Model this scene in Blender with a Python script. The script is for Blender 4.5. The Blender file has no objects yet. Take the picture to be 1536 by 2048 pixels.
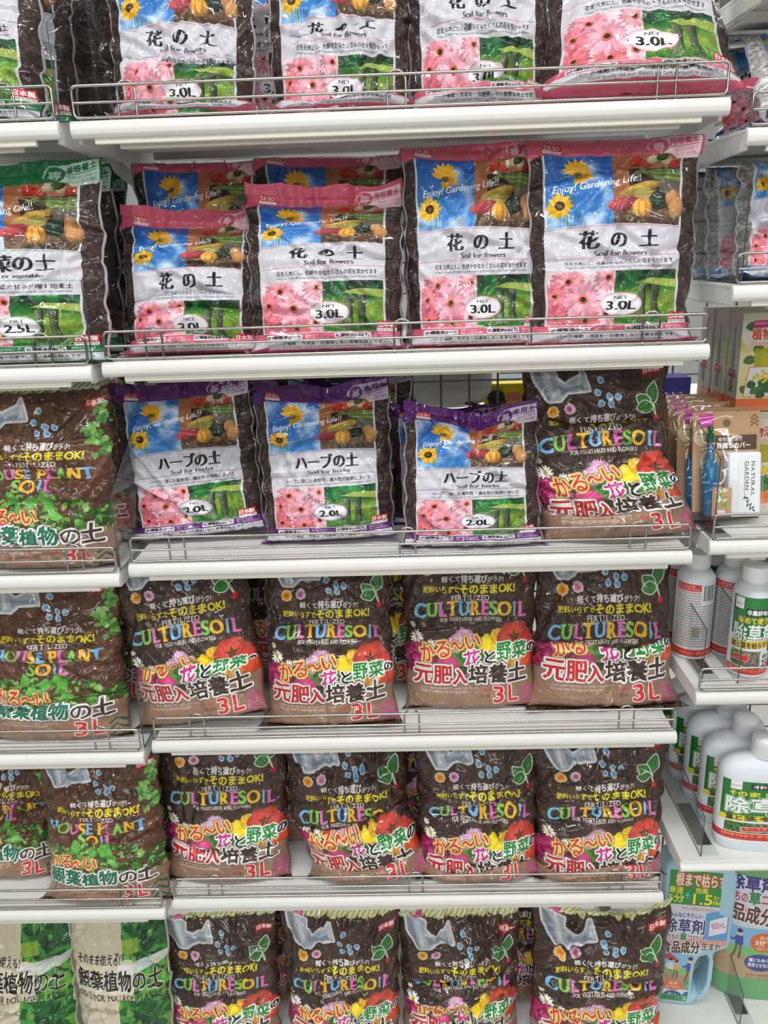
import bpy, bmesh, math, random
import numpy as np
from mathutils import Vector, Matrix

S = bpy.context.scene
C = S.collection

# ------------------------------------------------------------------ camera
cam_data = bpy.data.cameras.new('camera'); cam = bpy.data.objects.new('camera', cam_data); C.objects.link(cam)
cam_data.sensor_fit = 'VERTICAL'; cam_data.sensor_height = 24.0; cam_data.lens = 24.0 * 1657 / 2048
cam_data.clip_start = .02
RT, DN, FW = (0.99938, 0.01587, -0.03138), (-0.02522, -0.29851, -0.95407), (-0.02451, 0.95427, -0.29793)
cam.matrix_world = Matrix(((RT[0], -DN[0], -FW[0], -0.00389), (RT[1], -DN[1], -FW[1], -1.23512), (RT[2], -DN[2], -FW[2], 1.57641), (0, 0, 0, 1)))
S.camera = cam

# ------------------------------------------------------------------ light
S.view_settings.view_transform = 'Standard'; S.view_settings.look = 'None'; S.view_settings.gamma = 1
S.view_settings.exposure = 0.3
S.cycles.use_denoising = True
S.cycles.max_bounces = 8; S.cycles.transparent_max_bounces = 12
world = bpy.data.worlds.new('world'); S.world = world; world.use_nodes = True
world.node_tree.nodes['Background'].inputs[0].default_value = (.93, .97, 1, 1); world.node_tree.nodes['Background'].inputs[1].default_value = .17
def lamp(name, x, y, z, sx, sy, w):
    l = bpy.data.lights.new(name, 'AREA'); l.shape = 'RECTANGLE'; l.size = sx; l.size_y = sy; l.energy = w; l.color = (.97, .985, 1)
    o = bpy.data.objects.new(name, l); C.objects.link(o); o.location = (x, y, z); return o
for y, w in ((-.95, 13), (-2.9, 17), (-4.8, 22), (-6.7, 24)):
    for x in (-1.5, 0, 1.5): lamp('ceiling_lamp', x, y, 2.86, 1.3, .2, w)
for x in (-1.5, 0, 1.5): lamp('ceiling_lamp', x, 1.45, 2.86, 1.3, .2, 24)

# ------------------------------------------------------------------ materials
def node_mat(name):
    m = bpy.data.materials.new(name); m.use_nodes = True; return m, m.node_tree.nodes, m.node_tree.links, m.node_tree.nodes['Principled BSDF']
def lin(c): return tuple(((v / 255 + .055) / 1.055) ** 2.4 if v > 10 else v / 255 / 12.92 for v in c[:3]) + (1,)
_ms = {}
def plain(name, col, rough=.5, metal=0, bump=0, scale=60, coat=0, trans=0, ior=1.45):
    if name in _ms: return _ms[name]
    m, n, l, b = node_mat(name)
    b.inputs['Base Color'].default_value = lin(col); b.inputs['Roughness'].default_value = rough; b.inputs['Metallic'].default_value = metal
    b.inputs['Coat Weight'].default_value = coat; b.inputs['Coat Roughness'].default_value = .1; b.inputs['Transmission Weight'].default_value = trans; b.inputs['IOR'].default_value = ior
    tc = n.new('ShaderNodeTexCoord'); nz = n.new('ShaderNodeTexNoise'); nz.inputs['Scale'].default_value = scale; l.new(tc.outputs['Object'], nz.inputs['Vector'])
    rr = n.new('ShaderNodeMapRange'); rr.inputs['To Min'].default_value = max(rough - .05, 0); rr.inputs['To Max'].default_value = rough + .07
    l.new(nz.outputs['Fac'], rr.inputs['Value']); l.new(rr.outputs[0], b.inputs['Roughness'])
    if bump:
        bp = n.new('ShaderNodeBump'); bp.inputs['Strength'].default_value = bump; bp.inputs['Distance'].default_value = .002; l.new(nz.outputs['Fac'], bp.inputs['Height']); l.new(bp.outputs[0], b.inputs['Normal'])
    _ms[name] = m; return m
def deck_mat():
    """White powder-coated steel with scattered crumbs of soil."""
    m, n, l, b = node_mat('white_steel_deck')
    tc = n.new('ShaderNodeTexCoord'); a = n.new('ShaderNodeTexNoise'); a.inputs['Scale'].default_value = 260; a.inputs['Detail'].default_value = 2
    k = n.new('ShaderNodeTexNoise'); k.inputs['Scale'].default_value = 9; l.new(tc.outputs['Object'], a.inputs['Vector']); l.new(tc.outputs['Object'], k.inputs['Vector'])
    ad = n.new('ShaderNodeMath'); ad.operation = 'MULTIPLY_ADD'; ad.inputs[1].default_value = .42; l.new(k.outputs['Fac'], ad.inputs[0]); l.new(a.outputs['Fac'], ad.inputs[2])
    cr = n.new('ShaderNodeValToRGB'); cr.color_ramp.elements[0].position = .955; cr.color_ramp.elements[0].color = lin((226, 226, 222)); cr.color_ramp.elements[1].position = .985; cr.color_ramp.elements[1].color = lin((70, 58, 48))
    l.new(ad.outputs[0], cr.inputs[0]); l.new(cr.outputs[0], b.inputs['Base Color']); b.inputs['Roughness'].default_value = .42
    return m
def film_mat(name, img, rough=.5, coat=1.0, bump=.8):
    """Printed plastic film: the artwork under a clear, crinkled, glossy skin."""
    m, n, l, b = node_mat(name)
    uv = n.new('ShaderNodeUVMap'); tx = n.new('ShaderNodeTexImage'); tx.image = img; tx.extension = 'EXTEND'
    l.new(uv.outputs[0], tx.inputs[0]); l.new(tx.outputs[0], b.inputs['Base Color'])
    b.inputs['Roughness'].default_value = rough; b.inputs['Specular IOR Level'].default_value = .12; b.inputs['Coat Weight'].default_value = coat; b.inputs['Coat Roughness'].default_value = .045; b.inputs['Coat IOR'].default_value = 1.5
    tc = n.new('ShaderNodeTexCoord'); oi = n.new('ShaderNodeObjectInfo'); ad = n.new('ShaderNodeVectorMath'); ad.operation = 'ADD'
    sc = n.new('ShaderNodeVectorMath'); sc.operation = 'SCALE'; sc.inputs[0].default_value = (7, 3, 11); l.new(oi.outputs['Random'], sc.inputs['Scale'])
    l.new(tc.outputs['Object'], ad.inputs[0]); l.new(sc.outputs[0], ad.inputs[1])
    def ridged(scale, dist, width):                               # thin sharp crease lines on an otherwise flat skin
        z = n.new('ShaderNodeTexNoise'); z.inputs['Scale'].default_value = scale; z.inputs['Distortion'].default_value = dist; z.inputs['Detail'].default_value = .6; l.new(ad.outputs[0], z.inputs['Vector'])
        s1 = n.new('ShaderNodeMath'); s1.operation = 'SUBTRACT'; s1.inputs[1].default_value = .5; l.new(z.outputs['Fac'], s1.inputs[0])
        s2 = n.new('ShaderNodeMath'); s2.operation = 'ABSOLUTE'; l.new(s1.outputs[0], s2.inputs[0])
        r = n.new('ShaderNodeMapRange'); r.interpolation_type = 'SMOOTHSTEP'; r.inputs['From Max'].default_value = width; r.inputs['To Min'].default_value = 1; r.inputs['To Max'].default_value = 0; l.new(s2.outputs[0], r.inputs['Value']); return r.outputs[0]
    a, c = ridged(17, 1.2, .06), ridged(34, .8, .06)
    mx = n.new('ShaderNodeMath'); mx.operation = 'MULTIPLY_ADD'; mx.inputs[1].default_value = .45; l.new(c, mx.inputs[0]); l.new(a, mx.inputs[2])
    bp = n.new('ShaderNodeBump'); bp.inputs['Strength'].default_value = bump; bp.inputs['Distance'].default_value = .0042
    l.new(mx.outputs[0], bp.inputs['Height']); l.new(bp.outputs[0], b.inputs['Coat Normal'])
    return m
def print_mat(name, img, rough=.4, coat=.2):
    m, n, l, b = node_mat(name)
    uv = n.new('ShaderNodeUVMap'); tx = n.new('ShaderNodeTexImage'); tx.image = img; tx.extension = 'EXTEND'
    l.new(uv.outputs[0], tx.inputs[0]); l.new(tx.outputs[0], b.inputs['Base Color']); b.inputs['Roughness'].default_value = rough; b.inputs['Coat Weight'].default_value = coat; return m
def clear_mat(name, tint, refl=1.0):
    """Thin clear sheet: see-through with a mirror gloss that grows at a slant."""
    m, n, l, b = node_mat(name); n.remove(b)
    t = n.new('ShaderNodeBsdfTransparent'); t.inputs[0].default_value = tint + (1,); g = n.new('ShaderNodeBsdfGlossy'); g.inputs['Roughness'].default_value = .05
    f = n.new('ShaderNodeFresnel'); f.inputs[0].default_value = 1.45; mx = n.new('ShaderNodeMixShader')
    gm = n.new('ShaderNodeNewGeometry'); bk = n.new('ShaderNodeMath'); bk.operation = 'SUBTRACT'; bk.inputs[0].default_value = 1; l.new(gm.outputs['Backfacing'], bk.inputs[1])
    mn = n.new('ShaderNodeMath'); mn.operation = 'MINIMUM'; mn.inputs[1].default_value = .3; l.new(f.outputs[0], mn.inputs[0]); ml = n.new('ShaderNodeMath'); ml.operation = 'MULTIPLY'; l.new(mn.outputs[0], ml.inputs[0]); l.new(bk.outputs[0], ml.inputs[1])
    l.new(ml.outputs[0], mx.inputs[0]); l.new(t.outputs[0], mx.inputs[1]); l.new(g.outputs[0], mx.inputs[2]); l.new(mx.outputs[0], n['Material Output'].inputs[0]); return m
WHITE = plain('white_painted_steel', (228, 227, 222), .38)
CREAM = plain('cream_plastic_rail', (226, 222, 210), .45)
GREY = plain('grey_painted_steel', (176, 178, 176), .45)
CHROME = plain('chrome_wire', (176, 172, 166), .14, 1)
GRID = plain('grey_wire', (120, 122, 126), .35, .6)
ACRYL = clear_mat('clear_acrylic', (.93, .95, .95))
EDGE = plain('acrylic_edge', (70, 74, 76), .2)
DARK = plain('dark_magnet_strip', (66, 60, 58), .5)
DECK = deck_mat()

# ------------------------------------------------------------------ object helpers
def link(o, parent=None):
    C.objects.link(o)
    if parent is not None: o.parent = parent
    return o
def mesh_obj(name, bm, mats, parent=None, smooth=True, angle=None):
    me = bpy.data.meshes.new(name); bmesh.ops.recalc_face_normals(bm, faces=bm.faces[:]); bm.to_mesh(me); bm.free()
    for m in (mats if isinstance(mats, (list, tuple)) else [mats]): me.materials.append(m)
    if smooth:
        for p in me.polygons: p.use_smooth = True
        me.set_sharp_from_angle(angle=math.radians(angle or 38))
    return link(bpy.data.objects.new(name, me), parent)
def tag(o, label, cat, group=None, kind=None):
    o['label'] = label; o['category'] = cat
    if group: o['group'] = group
    if kind: o['kind'] = kind
    return o
def thing(name, label, cat, loc=(0, 0, 0), rot=(0, 0, 0), group=None):
    o = link(bpy.data.objects.new(name, None)); o.empty_display_size = .03
    o.location = loc; o.rotation_euler = rot
    return tag(o, label, cat, group)
def box(bm, x0, x1, y0, y1, z0, z1, bev=0, seg=2, mat=0):
    r = bmesh.ops.create_cube(bm, size=1, matrix=Matrix.Translation(((x0 + x1) / 2, (y0 + y1) / 2, (z0 + z1) / 2)) @ Matrix.Diagonal((x1 - x0, y1 - y0, z1 - z0, 1)))
    vs = r['verts']; fs = {f for v in vs for f in v.link_faces}
    for f in fs: f.material_index = mat
    if bev: bmesh.ops.bevel(bm, geom=list({e for v in vs for e in v.link_edges}), offset=bev, segments=seg, affect='EDGES', profile=.5)
def prism(bm, pts, x0, x1, axis='X', bev=0):
    """Polygon pts (2-D) extruded along an axis from x0 to x1."""
    f = (lambda p, t: (t, p[0], p[1])) if axis == 'X' else ((lambda p, t: (p[0], t, p[1])) if axis == 'Y' else (lambda p, t: (p[0], p[1], t)))
    a = [bm.verts.new(f(p, x0)) for p in pts]; b = [bm.verts.new(f(p, x1)) for p in pts]
    fs = [bm.faces.new(a), bm.faces.new(b[::-1])]
    for i in range(len(pts)): fs.append(bm.faces.new((a[i], a[(i + 1) % len(pts)], b[(i + 1) % len(pts)], b[i])))
    if bev: bmesh.ops.bevel(bm, geom=list({e for q in fs for e in q.edges}), offset=bev, segments=2, affect='EDGES', profile=.5)
    return fs
def tube(bm, pts, r, closed=False, seg=8):
    pts = [Vector(p) for p in pts]; n = len(pts); rings = []; up = Vector((0.31, .77, .55))
    for i, p in enumerate(pts):
        a = pts[i - 1] if (i or closed) else p; b = pts[(i + 1) % n] if (i < n - 1 or closed) else p
        t = (b - a).normalized()
        if i == 0: u = t.cross(up).normalized()
        else: u = (u - t * u.dot(t)).normalized()
        w = t.cross(u)
        rings.append([bm.verts.new(p + (u * math.cos(k * 2 * math.pi / seg) + w * math.sin(k * 2 * math.pi / seg)) * r) for k in range(seg)])
    for i in range(n if closed else n - 1):
        A, B = rings[i], rings[(i + 1) % n]; s = 0
        if closed and i == n - 1: s = min(range(seg), key=lambda q: (A[0].co - B[q].co).length)
        for k in range(seg): bm.faces.new((A[k], A[(k + 1) % seg], B[(k + 1 + s) % seg], B[(k + s) % seg]))
    if not closed:
        bm.faces.new(rings[0][::-1]); bm.faces.new(rings[-1])
def arc(cx, cz, r, a0, a1, n, y):
    return [(cx + r * math.cos(math.radians(a0 + (a1 - a0) * i / n)), y, cz + r * math.sin(math.radians(a0 + (a1 - a0) * i / n))) for i in range(n + 1)]
def lathe(bm, prof, ex=1, ey=1, seg=40, uvrange=None, pw=2.0, mat=0):
    """Profile (r,z) turned about Z, optionally squashed; UVs wrap round for z inside uvrange."""
    uvl = bm.loops.layers.uv.verify(); rings = []
    def P(r, a):
        c_, s_ = math.cos(a), math.sin(a)
        return r * ex * math.copysign(abs(c_) ** (2 / pw), c_), r * ey * math.copysign(abs(s_) ** (2 / pw), s_)
    for r, z in prof: rings.append([bm.verts.new((*P(r, -math.pi / 2 + 2 * math.pi * k / seg), z)) for k in range(seg)])
    for i in range(len(prof) - 1):
        for k in range(seg):
            f = bm.faces.new((rings[i][k], rings[i][(k + 1) % seg], rings[i + 1][(k + 1) % seg], rings[i + 1][k])); f.material_index = mat
            if uvrange:
                for lp, (kk, ii) in zip(f.loops, ((k, i), (k + 1, i), (k + 1, i + 1), (k, i + 1))):
                    lp[uvl].uv = ((kk / seg + .25) % 1.0001 if (k / seg + .25) < 1 else kk / seg - .75, (prof[ii][1] - uvrange[0]) / (uvrange[1] - uvrange[0]))
    if prof[0][0] > 1e-5: bm.faces.new(rings[0][::-1])
    if prof[-1][0] > 1e-5: bm.faces.new(rings[-1])
# ------------------------------------------------------------------ print artwork (drawn with numpy)
class Cv:
    """A small raster canvas, y down, colours 0..255."""
    def __init__(s, w, h, col=(255, 255, 255)):
        s.w, s.h = w, h
        s.a = np.empty((h, w, 3)); s.a[:] = col
    def put(s, m, x, y, col, al=1.0):
        h, w = m.shape
        x0, y0, x1, y1 = max(x, 0), max(y, 0), min(x + w, s.w), min(y + h, s.h)
        if x1 <= x0 or y1 <= y0: return
        mm = (m[y0 - y:y1 - y, x0 - x:x1 - x] * al)[..., None]
        c = np.asarray(col, float)
        if c.ndim == 3: c = c[y0 - y:y1 - y, x0 - x:x1 - x]
        s.a[y0:y1, x0:x1] = s.a[y0:y1, x0:x1] * (1 - mm) + c * mm
    def rect(s, x0, y0, x1, y1, col, al=1.0):
        s.poly([(x0, y0), (x1, y0), (x1, y1), (x0, y1)], col, al)
    def poly(s, pts, col, al=1.0, out=()):
        p = np.asarray(pts, float)
        e = np.concatenate([p, np.roll(p, -1, 0)], 1)
        s.edges(e, col, al, out)
    def edges(s, e, col, al=1.0, out=(), fx=None, SS=3, pad=2):
        pad = pad + int(sum(o[0] for o in out))
        xm = int(math.floor(min(e[:, 0].min(), e[:, 2].min()))) - pad
        ym = int(math.floor(min(e[:, 1].min(), e[:, 3].min()))) - pad
        xM = int(math.ceil(max(e[:, 0].max(), e[:, 2].max()))) + pad
        yM = int(math.ceil(max(e[:, 1].max(), e[:, 3].max()))) + pad
        W, H = xM - xm, yM - ym
        if W < 1 or H < 1 or W > 4000 or H > 4000: return
        b = fill((e - [xm, ym, xm, ym]) * SS, W * SS, H * SS)
        if fx: b = fx(b, SS)
        for r, oc in out[::-1]:
            pass
        tot = sum(o[0] for o in out)
        for r, oc in reversed(out):                # widest outline first
            s.put(down(dil(b, tot * SS), SS), xm, ym, oc, al)
            tot -= r
        s.put(down(b, SS), xm, ym, col, al)
    def ell(s, cx, cy, rx, ry, col, rot=0, al=1.0, shade=0.0, ribs=0, soft=1.0):
        R = int(max(rx, ry)) + 3
        x, y = int(cx) - R, int(cy) - R
        X, Y = np.meshgrid(np.arange(2 * R + 1) + x + .5 - cx, np.arange(2 * R + 1) + y + .5 - cy)
        c_, s_ = math.cos(rot), math.sin(rot)
        U, V = (X * c_ + Y * s_) / rx, (-X * s_ + Y * c_) / ry
        d = np.sqrt(U * U + V * V)
        m = np.clip((1 - d) * min(rx, ry) / soft + .5, 0, 1)
        c = np.asarray(col, float)
        if shade or ribs:
            f = 1 + shade * (.35 - .55 * np.clip((U + .35) ** 2 + (V + .4) ** 2, 0, 2))
            if ribs: f = f * (1 - .22 * np.abs(np.sin(ribs * np.arcsin(np.clip(U / np.sqrt(np.clip(1 - V * V * .8, .05, 1)), -1, 1)))) ** 6)
            c = np.clip(c * f[..., None], 0, 255)
        s.put(m, x, y, c, al)
    def line(s, pts, wd, col, al=1.0, out=()):
        p = np.asarray(pts, float)
        t = np.gradient(p, axis=0); n = np.stack([-t[:, 1], t[:, 0]], 1)
        n /= np.linalg.norm(n, axis=1)[:, None] + 1e-9
        w = np.asarray(wd, float) * .5
        w = w[:, None] if w.ndim else w
        s.poly(np.concatenate([p + n * w, (p - n * w)[::-1]]), col, al, out)
    def txt(s, body, box, col, bold=0, out=(), rot=0, warp=None, shear=0, mincho=0, al=1.0, slab=None, fat=0):
        """Text fitted to box (x0,y0,x1,y1)."""
        t = text_tris(body).copy()
        if slab: t = np.concatenate([t, slab_tris(body)])
        mn, mx = t.reshape(-1, 2).min(0), t.reshape(-1, 2).max(0)
        x0, y0, x1, y1 = box
        q = (t - mn) / (mx - mn)
        q[..., 1] = 1 - q[..., 1]
        px = x0 + q[..., 0] * (x1 - x0) + shear * (1 - q[..., 1]) * (y1 - y0)
        py = y0 + q[..., 1] * (y1 - y0)
        if warp: px, py = warp(px, py)
        if rot:
            cx, cy, a = (x0 + x1) / 2, (y0 + y1) / 2, math.radians(rot)
            px, py = cx + (px - cx) * math.cos(a) - (py - cy) * math.sin(a), cy + (px - cx) * math.sin(a) + (py - cy) * math.cos(a)
        p = np.stack([px, py], -1)
        ar = (p[:, 1, 0] - p[:, 0, 0]) * (p[:, 2, 1] - p[:, 0, 1]) - (p[:, 1, 1] - p[:, 0, 1]) * (p[:, 2, 0] - p[:, 0, 0])
        p[ar < 0] = p[ar < 0][:, ::-1]
        e = np.concatenate([np.concatenate([p[:, i], p[:, (i + 1) % 3]], 1) for i in range(3)])
        def fx(b, SS):
            if mincho:
                k = max(1, int(round(mincho)))
                b2 = b & np.roll(b, k, 0)
                b = dil1(b2 | (b & np.roll(b, 1, 0)), int(k * 1.6), 1)
            if fat: b = dil1(b, int(fat), 1)
            if bold: b = dil(b, bold * SS)
            return b
        s.edges(e, col, al, out, fx, pad=3 + int(bold))
    def noise(s, x0, y0, x1, y1, amp, scale, seed, col=None):
        x0, y0, x1, y1 = int(x0), int(y0), int(x1), int(y1)
        n = fbm(y1 - y0, x1 - x0, scale, seed)
        if col is None: s.a[y0:y1, x0:x1] = np.clip(s.a[y0:y1, x0:x1] * (1 + amp * (n - .5) * 2)[..., None], 0, 255)
        else: s.put(np.clip((n - .5) * amp + .1, 0, 1), x0, y0, col)
    def image(s, name):
        im = bpy.data.images.new(name, s.w, s.h, alpha=False)
        px = np.ones((s.h, s.w, 4), np.float32); px[..., :3] = np.clip(s.a[::-1] / 255, 0, 1)
        im.pixels.foreach_set(px.ravel()); im.update(); im.pack()
        return im

def fill(e, W, H):
    acc = np.zeros((H, W + 1), np.int32)
    up = e[:, 1] > e[:, 3]
    sg = np.where(up, -1, 1)
    e = np.where(up[:, None], e[:, [2, 3, 0, 1]], e)
    r0 = np.clip(np.ceil(e[:, 1] - .5), 0, H).astype(int); r1 = np.clip(np.ceil(e[:, 3] - .5), 0, H).astype(int)
    n = np.maximum(r1 - r0, 0)
    i = np.repeat(np.arange(len(e)), n)
    if len(i):
        r = np.arange(len(i)) - np.repeat(np.cumsum(n) - n, n) + r0[i]
        x = e[i, 0] + (r + .5 - e[i, 1]) * (e[i, 2] - e[i, 0]) / (e[i, 3] - e[i, 1])
        np.add.at(acc, (r, np.clip(np.ceil(x - .5), 0, W).astype(int)), sg[i])
    return np.cumsum(acc, 1)[:, :W] != 0
def down(b, S):
    h, w = b.shape
    return b.reshape(h // S, S, w // S, S).mean((1, 3))
def dil1(b, k, ax):
    o = b.copy()
    for j in range(1, k + 1): o |= np.roll(b, j, ax) | np.roll(b, -j, ax)
    return o
def dil(b, r):
    for k in range(int(round(r))):
        o = b.copy()
        o[1:] |= b[:-1]; o[:-1] |= b[1:]; o[:, 1:] |= b[:, :-1]; o[:, :-1] |= b[:, 1:]
        if k % 2:
            o[1:, 1:] |= b[:-1, :-1]; o[:-1, :-1] |= b[1:, 1:]; o[1:, :-1] |= b[:-1, 1:]; o[:-1, 1:] |= b[1:, :-1]
        b = o
    return b
def fbm(h, w, scale, seed, octv=4):
    rg = np.random.default_rng(seed); out = np.zeros((h, w)); amp, tot = 1.0, 0
    for o in range(octv):
        s = max(scale / 2 ** o, 1.0)
        gh, gw = int(h / s) + 3, int(w / s) + 3
        g = rg.random((gh, gw))
        y, x = np.arange(h) / s, np.arange(w) / s
        yi, xi = y.astype(int), x.astype(int); fy, fx = (y - yi)[:, None], (x - xi)[None]
        fy, fx = fy * fy * (3 - 2 * fy), fx * fx * (3 - 2 * fx)
        a = g[yi][:, xi] * (1 - fx) + g[yi][:, xi + 1] * fx
        b = g[yi + 1][:, xi] * (1 - fx) + g[yi + 1][:, xi + 1] * fx
        out += amp * (a * (1 - fy) + b * fy); tot += amp; amp *= .5
    return out / tot
_tc = {}
_fo = None
def text_tris(body):
    """Triangles of a line of type, set in the bundled font."""
    global _fo
    if body in _tc: return _tc[body]
    if _fo is None:
        cu = bpy.data.curves.new('type_setting', 'FONT'); cu.resolution_u = 4
        _fo = bpy.data.objects.new('type_setting', cu); bpy.context.scene.collection.objects.link(_fo)
    _fo.data.body = body
    dg = bpy.context.evaluated_depsgraph_get(); dg.update()
    ev = _fo.evaluated_get(dg); me = ev.to_mesh(); me.calc_loop_triangles()
    co = np.empty(len(me.vertices) * 3, np.float32); me.vertices.foreach_get('co', co)
    ix = np.empty(len(me.loop_triangles) * 3, np.int32); me.loop_triangles.foreach_get('vertices', ix)
    t = co.reshape(-1, 3)[ix.reshape(-1, 3)][..., :2].astype(float)
    ev.to_mesh_clear()
    _tc[body] = t
    return t
SLABS = {'C': [], 'U': [(0.12, 1), (.88, 1)], 'L': [(.12, 1)], 'T': [(.5, 0)], 'R': [(.12, 1), (.12, 0), (.9, 0)], 'E': [(.12, 1), (.12, 0)],
         'S': [], 'O': [], 'I': [(.5, 1), (.5, 0)], 'H': [(.1, 1), (.1, 0), (.9, 1), (.9, 0)], 'P': [(.12, 1), (.12, 0)], 'A': [(.05, 0), (.95, 0)],
         'N': [(.1, 1), (.1, 0), (.9, 1)], 'D': [(.12, 1), (.12, 0)], 'F': [(.12, 1), (.12, 0)], 'V': [(.05, 1), (.95, 1)], 'G': [], 'B': [(.12, 1), (.12, 0)], 'M': [(.1, 0), (.9, 0), (.1, 1), (.9, 1)], 'W': [(.05, 1), (.95, 1)], 'Y': [(.1, 1), (.9, 1), (.5, 0)], 'Z': []}
def slab_tris(ch):
    """Serif bars for one capital letter."""
    t = text_tris(ch).reshape(-1, 2); (x0, y0), (x1, y1) = t.min(0), t.max(0)
    w, h = x1 - x0, y1 - y0; o = []
    for fx, top in SLABS.get(ch, []):
        cx = x0 + fx * w; hw, hh = .16 * h, .07 * h
        ya = y1 - hh if top else y0
        q = [(cx - hw, ya), (cx + hw, ya), (cx + hw, ya + hh), (cx - hw, ya + hh)]
        o += [[q[0], q[1], q[2]], [q[0], q[2], q[3]]]
    return np.array(o).reshape(-1, 3, 2)

def serif_line(c, body, x0, y0, x1, y1, col, bold=.6, out=(), warp=None, cols=None, shear=0, fat=0):
    """A line of slab capitals, letter by letter."""
    ws = []
    for ch in body:
        if ch == ' ': ws.append(.35); continue
        t = text_tris(ch).reshape(-1, 2); ws.append(t[:, 0].max() - t[:, 0].min() + (.3 if ch == 'I' else .12))
    tot = sum(ws); x = x0; sc = (x1 - x0) / tot
    for i, ch in enumerate(body):
        w = ws[i] * sc
        if ch != ' ':
            k = .16 if ch == 'I' else .04
            cc = cols[i % len(cols)] if cols else col
            c.txt(ch, (x + k * sc, y0, x + w - k * sc, y1), cc, bold=bold, out=out, warp=warp, slab=True, shear=shear, fat=fat)
        x += w

def gerbera(c, cx, cy, r, col, rg, eye=(60, 30, 25), ring=(225, 120, 90), n=20, squash=1.0):
    col = np.array(col, float)
    for lay, (ra, nn) in enumerate([(1, n), (.72, n - 5)]):
        for k in range(nn):
            a = 2 * math.pi * (k + .5 * lay + rg.random() * .35) / nn
            L = r * ra * (.88 + .16 * rg.random()); wd = r * (.13 if lay == 0 else .11)
            d = np.array([math.cos(a), math.sin(a) * squash]); nrm = np.array([-math.sin(a), math.cos(a) * squash])
            pts = [np.array([cx, cy]) + d * L * t + nrm * wd * ww for t, ww in ((.15, .3), (.6, .95), (.85, .8), (1, .15), (1, -.15), (.85, -.8), (.6, -.95), (.15, -.3))]
            c.poly(pts, np.clip(col * (.78 + .3 * rg.random() + .06 * lay), 0, 255))
    c.ell(cx, cy, r * .25, r * .25 * squash, ring, shade=.3)
    c.ell(cx, cy, r * .14, r * .14 * squash, eye)

def leaf(c, x, y, L, wd, a, col, out=(), vein=True):
    d = np.array([math.cos(a), math.sin(a)]); n = np.array([-d[1], d[0]]); p = np.array([x, y])
    prof = [(0, .05), (.12, .5), (.3, .9), (.5, 1), (.7, .8), (.88, .4), (1, 0)]
    c.poly([p + d * L * t + n * wd * w for t, w in prof] + [p + d * L * t - n * wd * w for t, w in prof[::-1]], col, out=out)
    if vein: c.line([p, p + d * L * .5, p + d * L * .95], 1.4, np.clip(np.array(col) * 1.35 + 12, 0, 255), .7)

def pic_sky(c, x0, y0, x1, y1, sd):
    x0, y0, x1, y1 = map(int, (x0, y0, x1, y1)); h, w = y1 - y0, x1 - x0
    g = np.linspace(0, 1, h)[:, None, None]
    c.a[y0:y1, x0:x1] = np.array([28, 88, 168]) * (1 - g) + np.array([70, 140, 205]) * g
    n = fbm(h, w, w / 3, sd)
    c.put(np.clip((n - .5) * 3.2, 0, .85), x0, y0, (226, 234, 244))
    s = w / 200.
    cx, cy = x0 + .48 * w, y0 + .24 * h
    c.line([(x0 + .30 * w, y1), (x0 + .31 * w, y0 + .75 * h), (x0 + .38 * w, y0 + .45 * h), (cx, cy)], 5 * s, (92, 138, 62))
    rg = np.random.default_rng(sd + 5)
    for k in range(9):
        a = math.radians(-170 + k * 24 + rg.random() * 8); leaf(c, cx, cy, 48 * s, 9 * s, a, (236, 176, 30), vein=False)
    for k in range(5): leaf(c, cx, cy, 36 * s, 9 * s, math.radians(10 + k * 22), (205, 140, 20), vein=False)
    c.ell(cx + 2 * s, cy + 5 * s, 13 * s, 9 * s, (92, 92, 30))
    cx, cy = x0 + .2 * w, y0 + .68 * h
    for k in range(15): leaf(c, cx, cy, 40 * s * (.85 + .3 * rg.random()), 9 * s, k * 2 * math.pi / 15, (244, 196, 36) if k % 2 else (228, 164, 26), vein=False)
    c.ell(cx, cy, 15 * s, 15 * s, (56, 34, 22)); c.ell(cx, cy, 7 * s, 7 * s, (96, 84, 40))
    for k in range(4): c.line([(x0 + (.24 + .05 * k) * w, y1 - .2 * h), (x0 + (.25 + .045 * k) * w, y1)], 2 * s, (200, 225, 240), .7)

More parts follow.
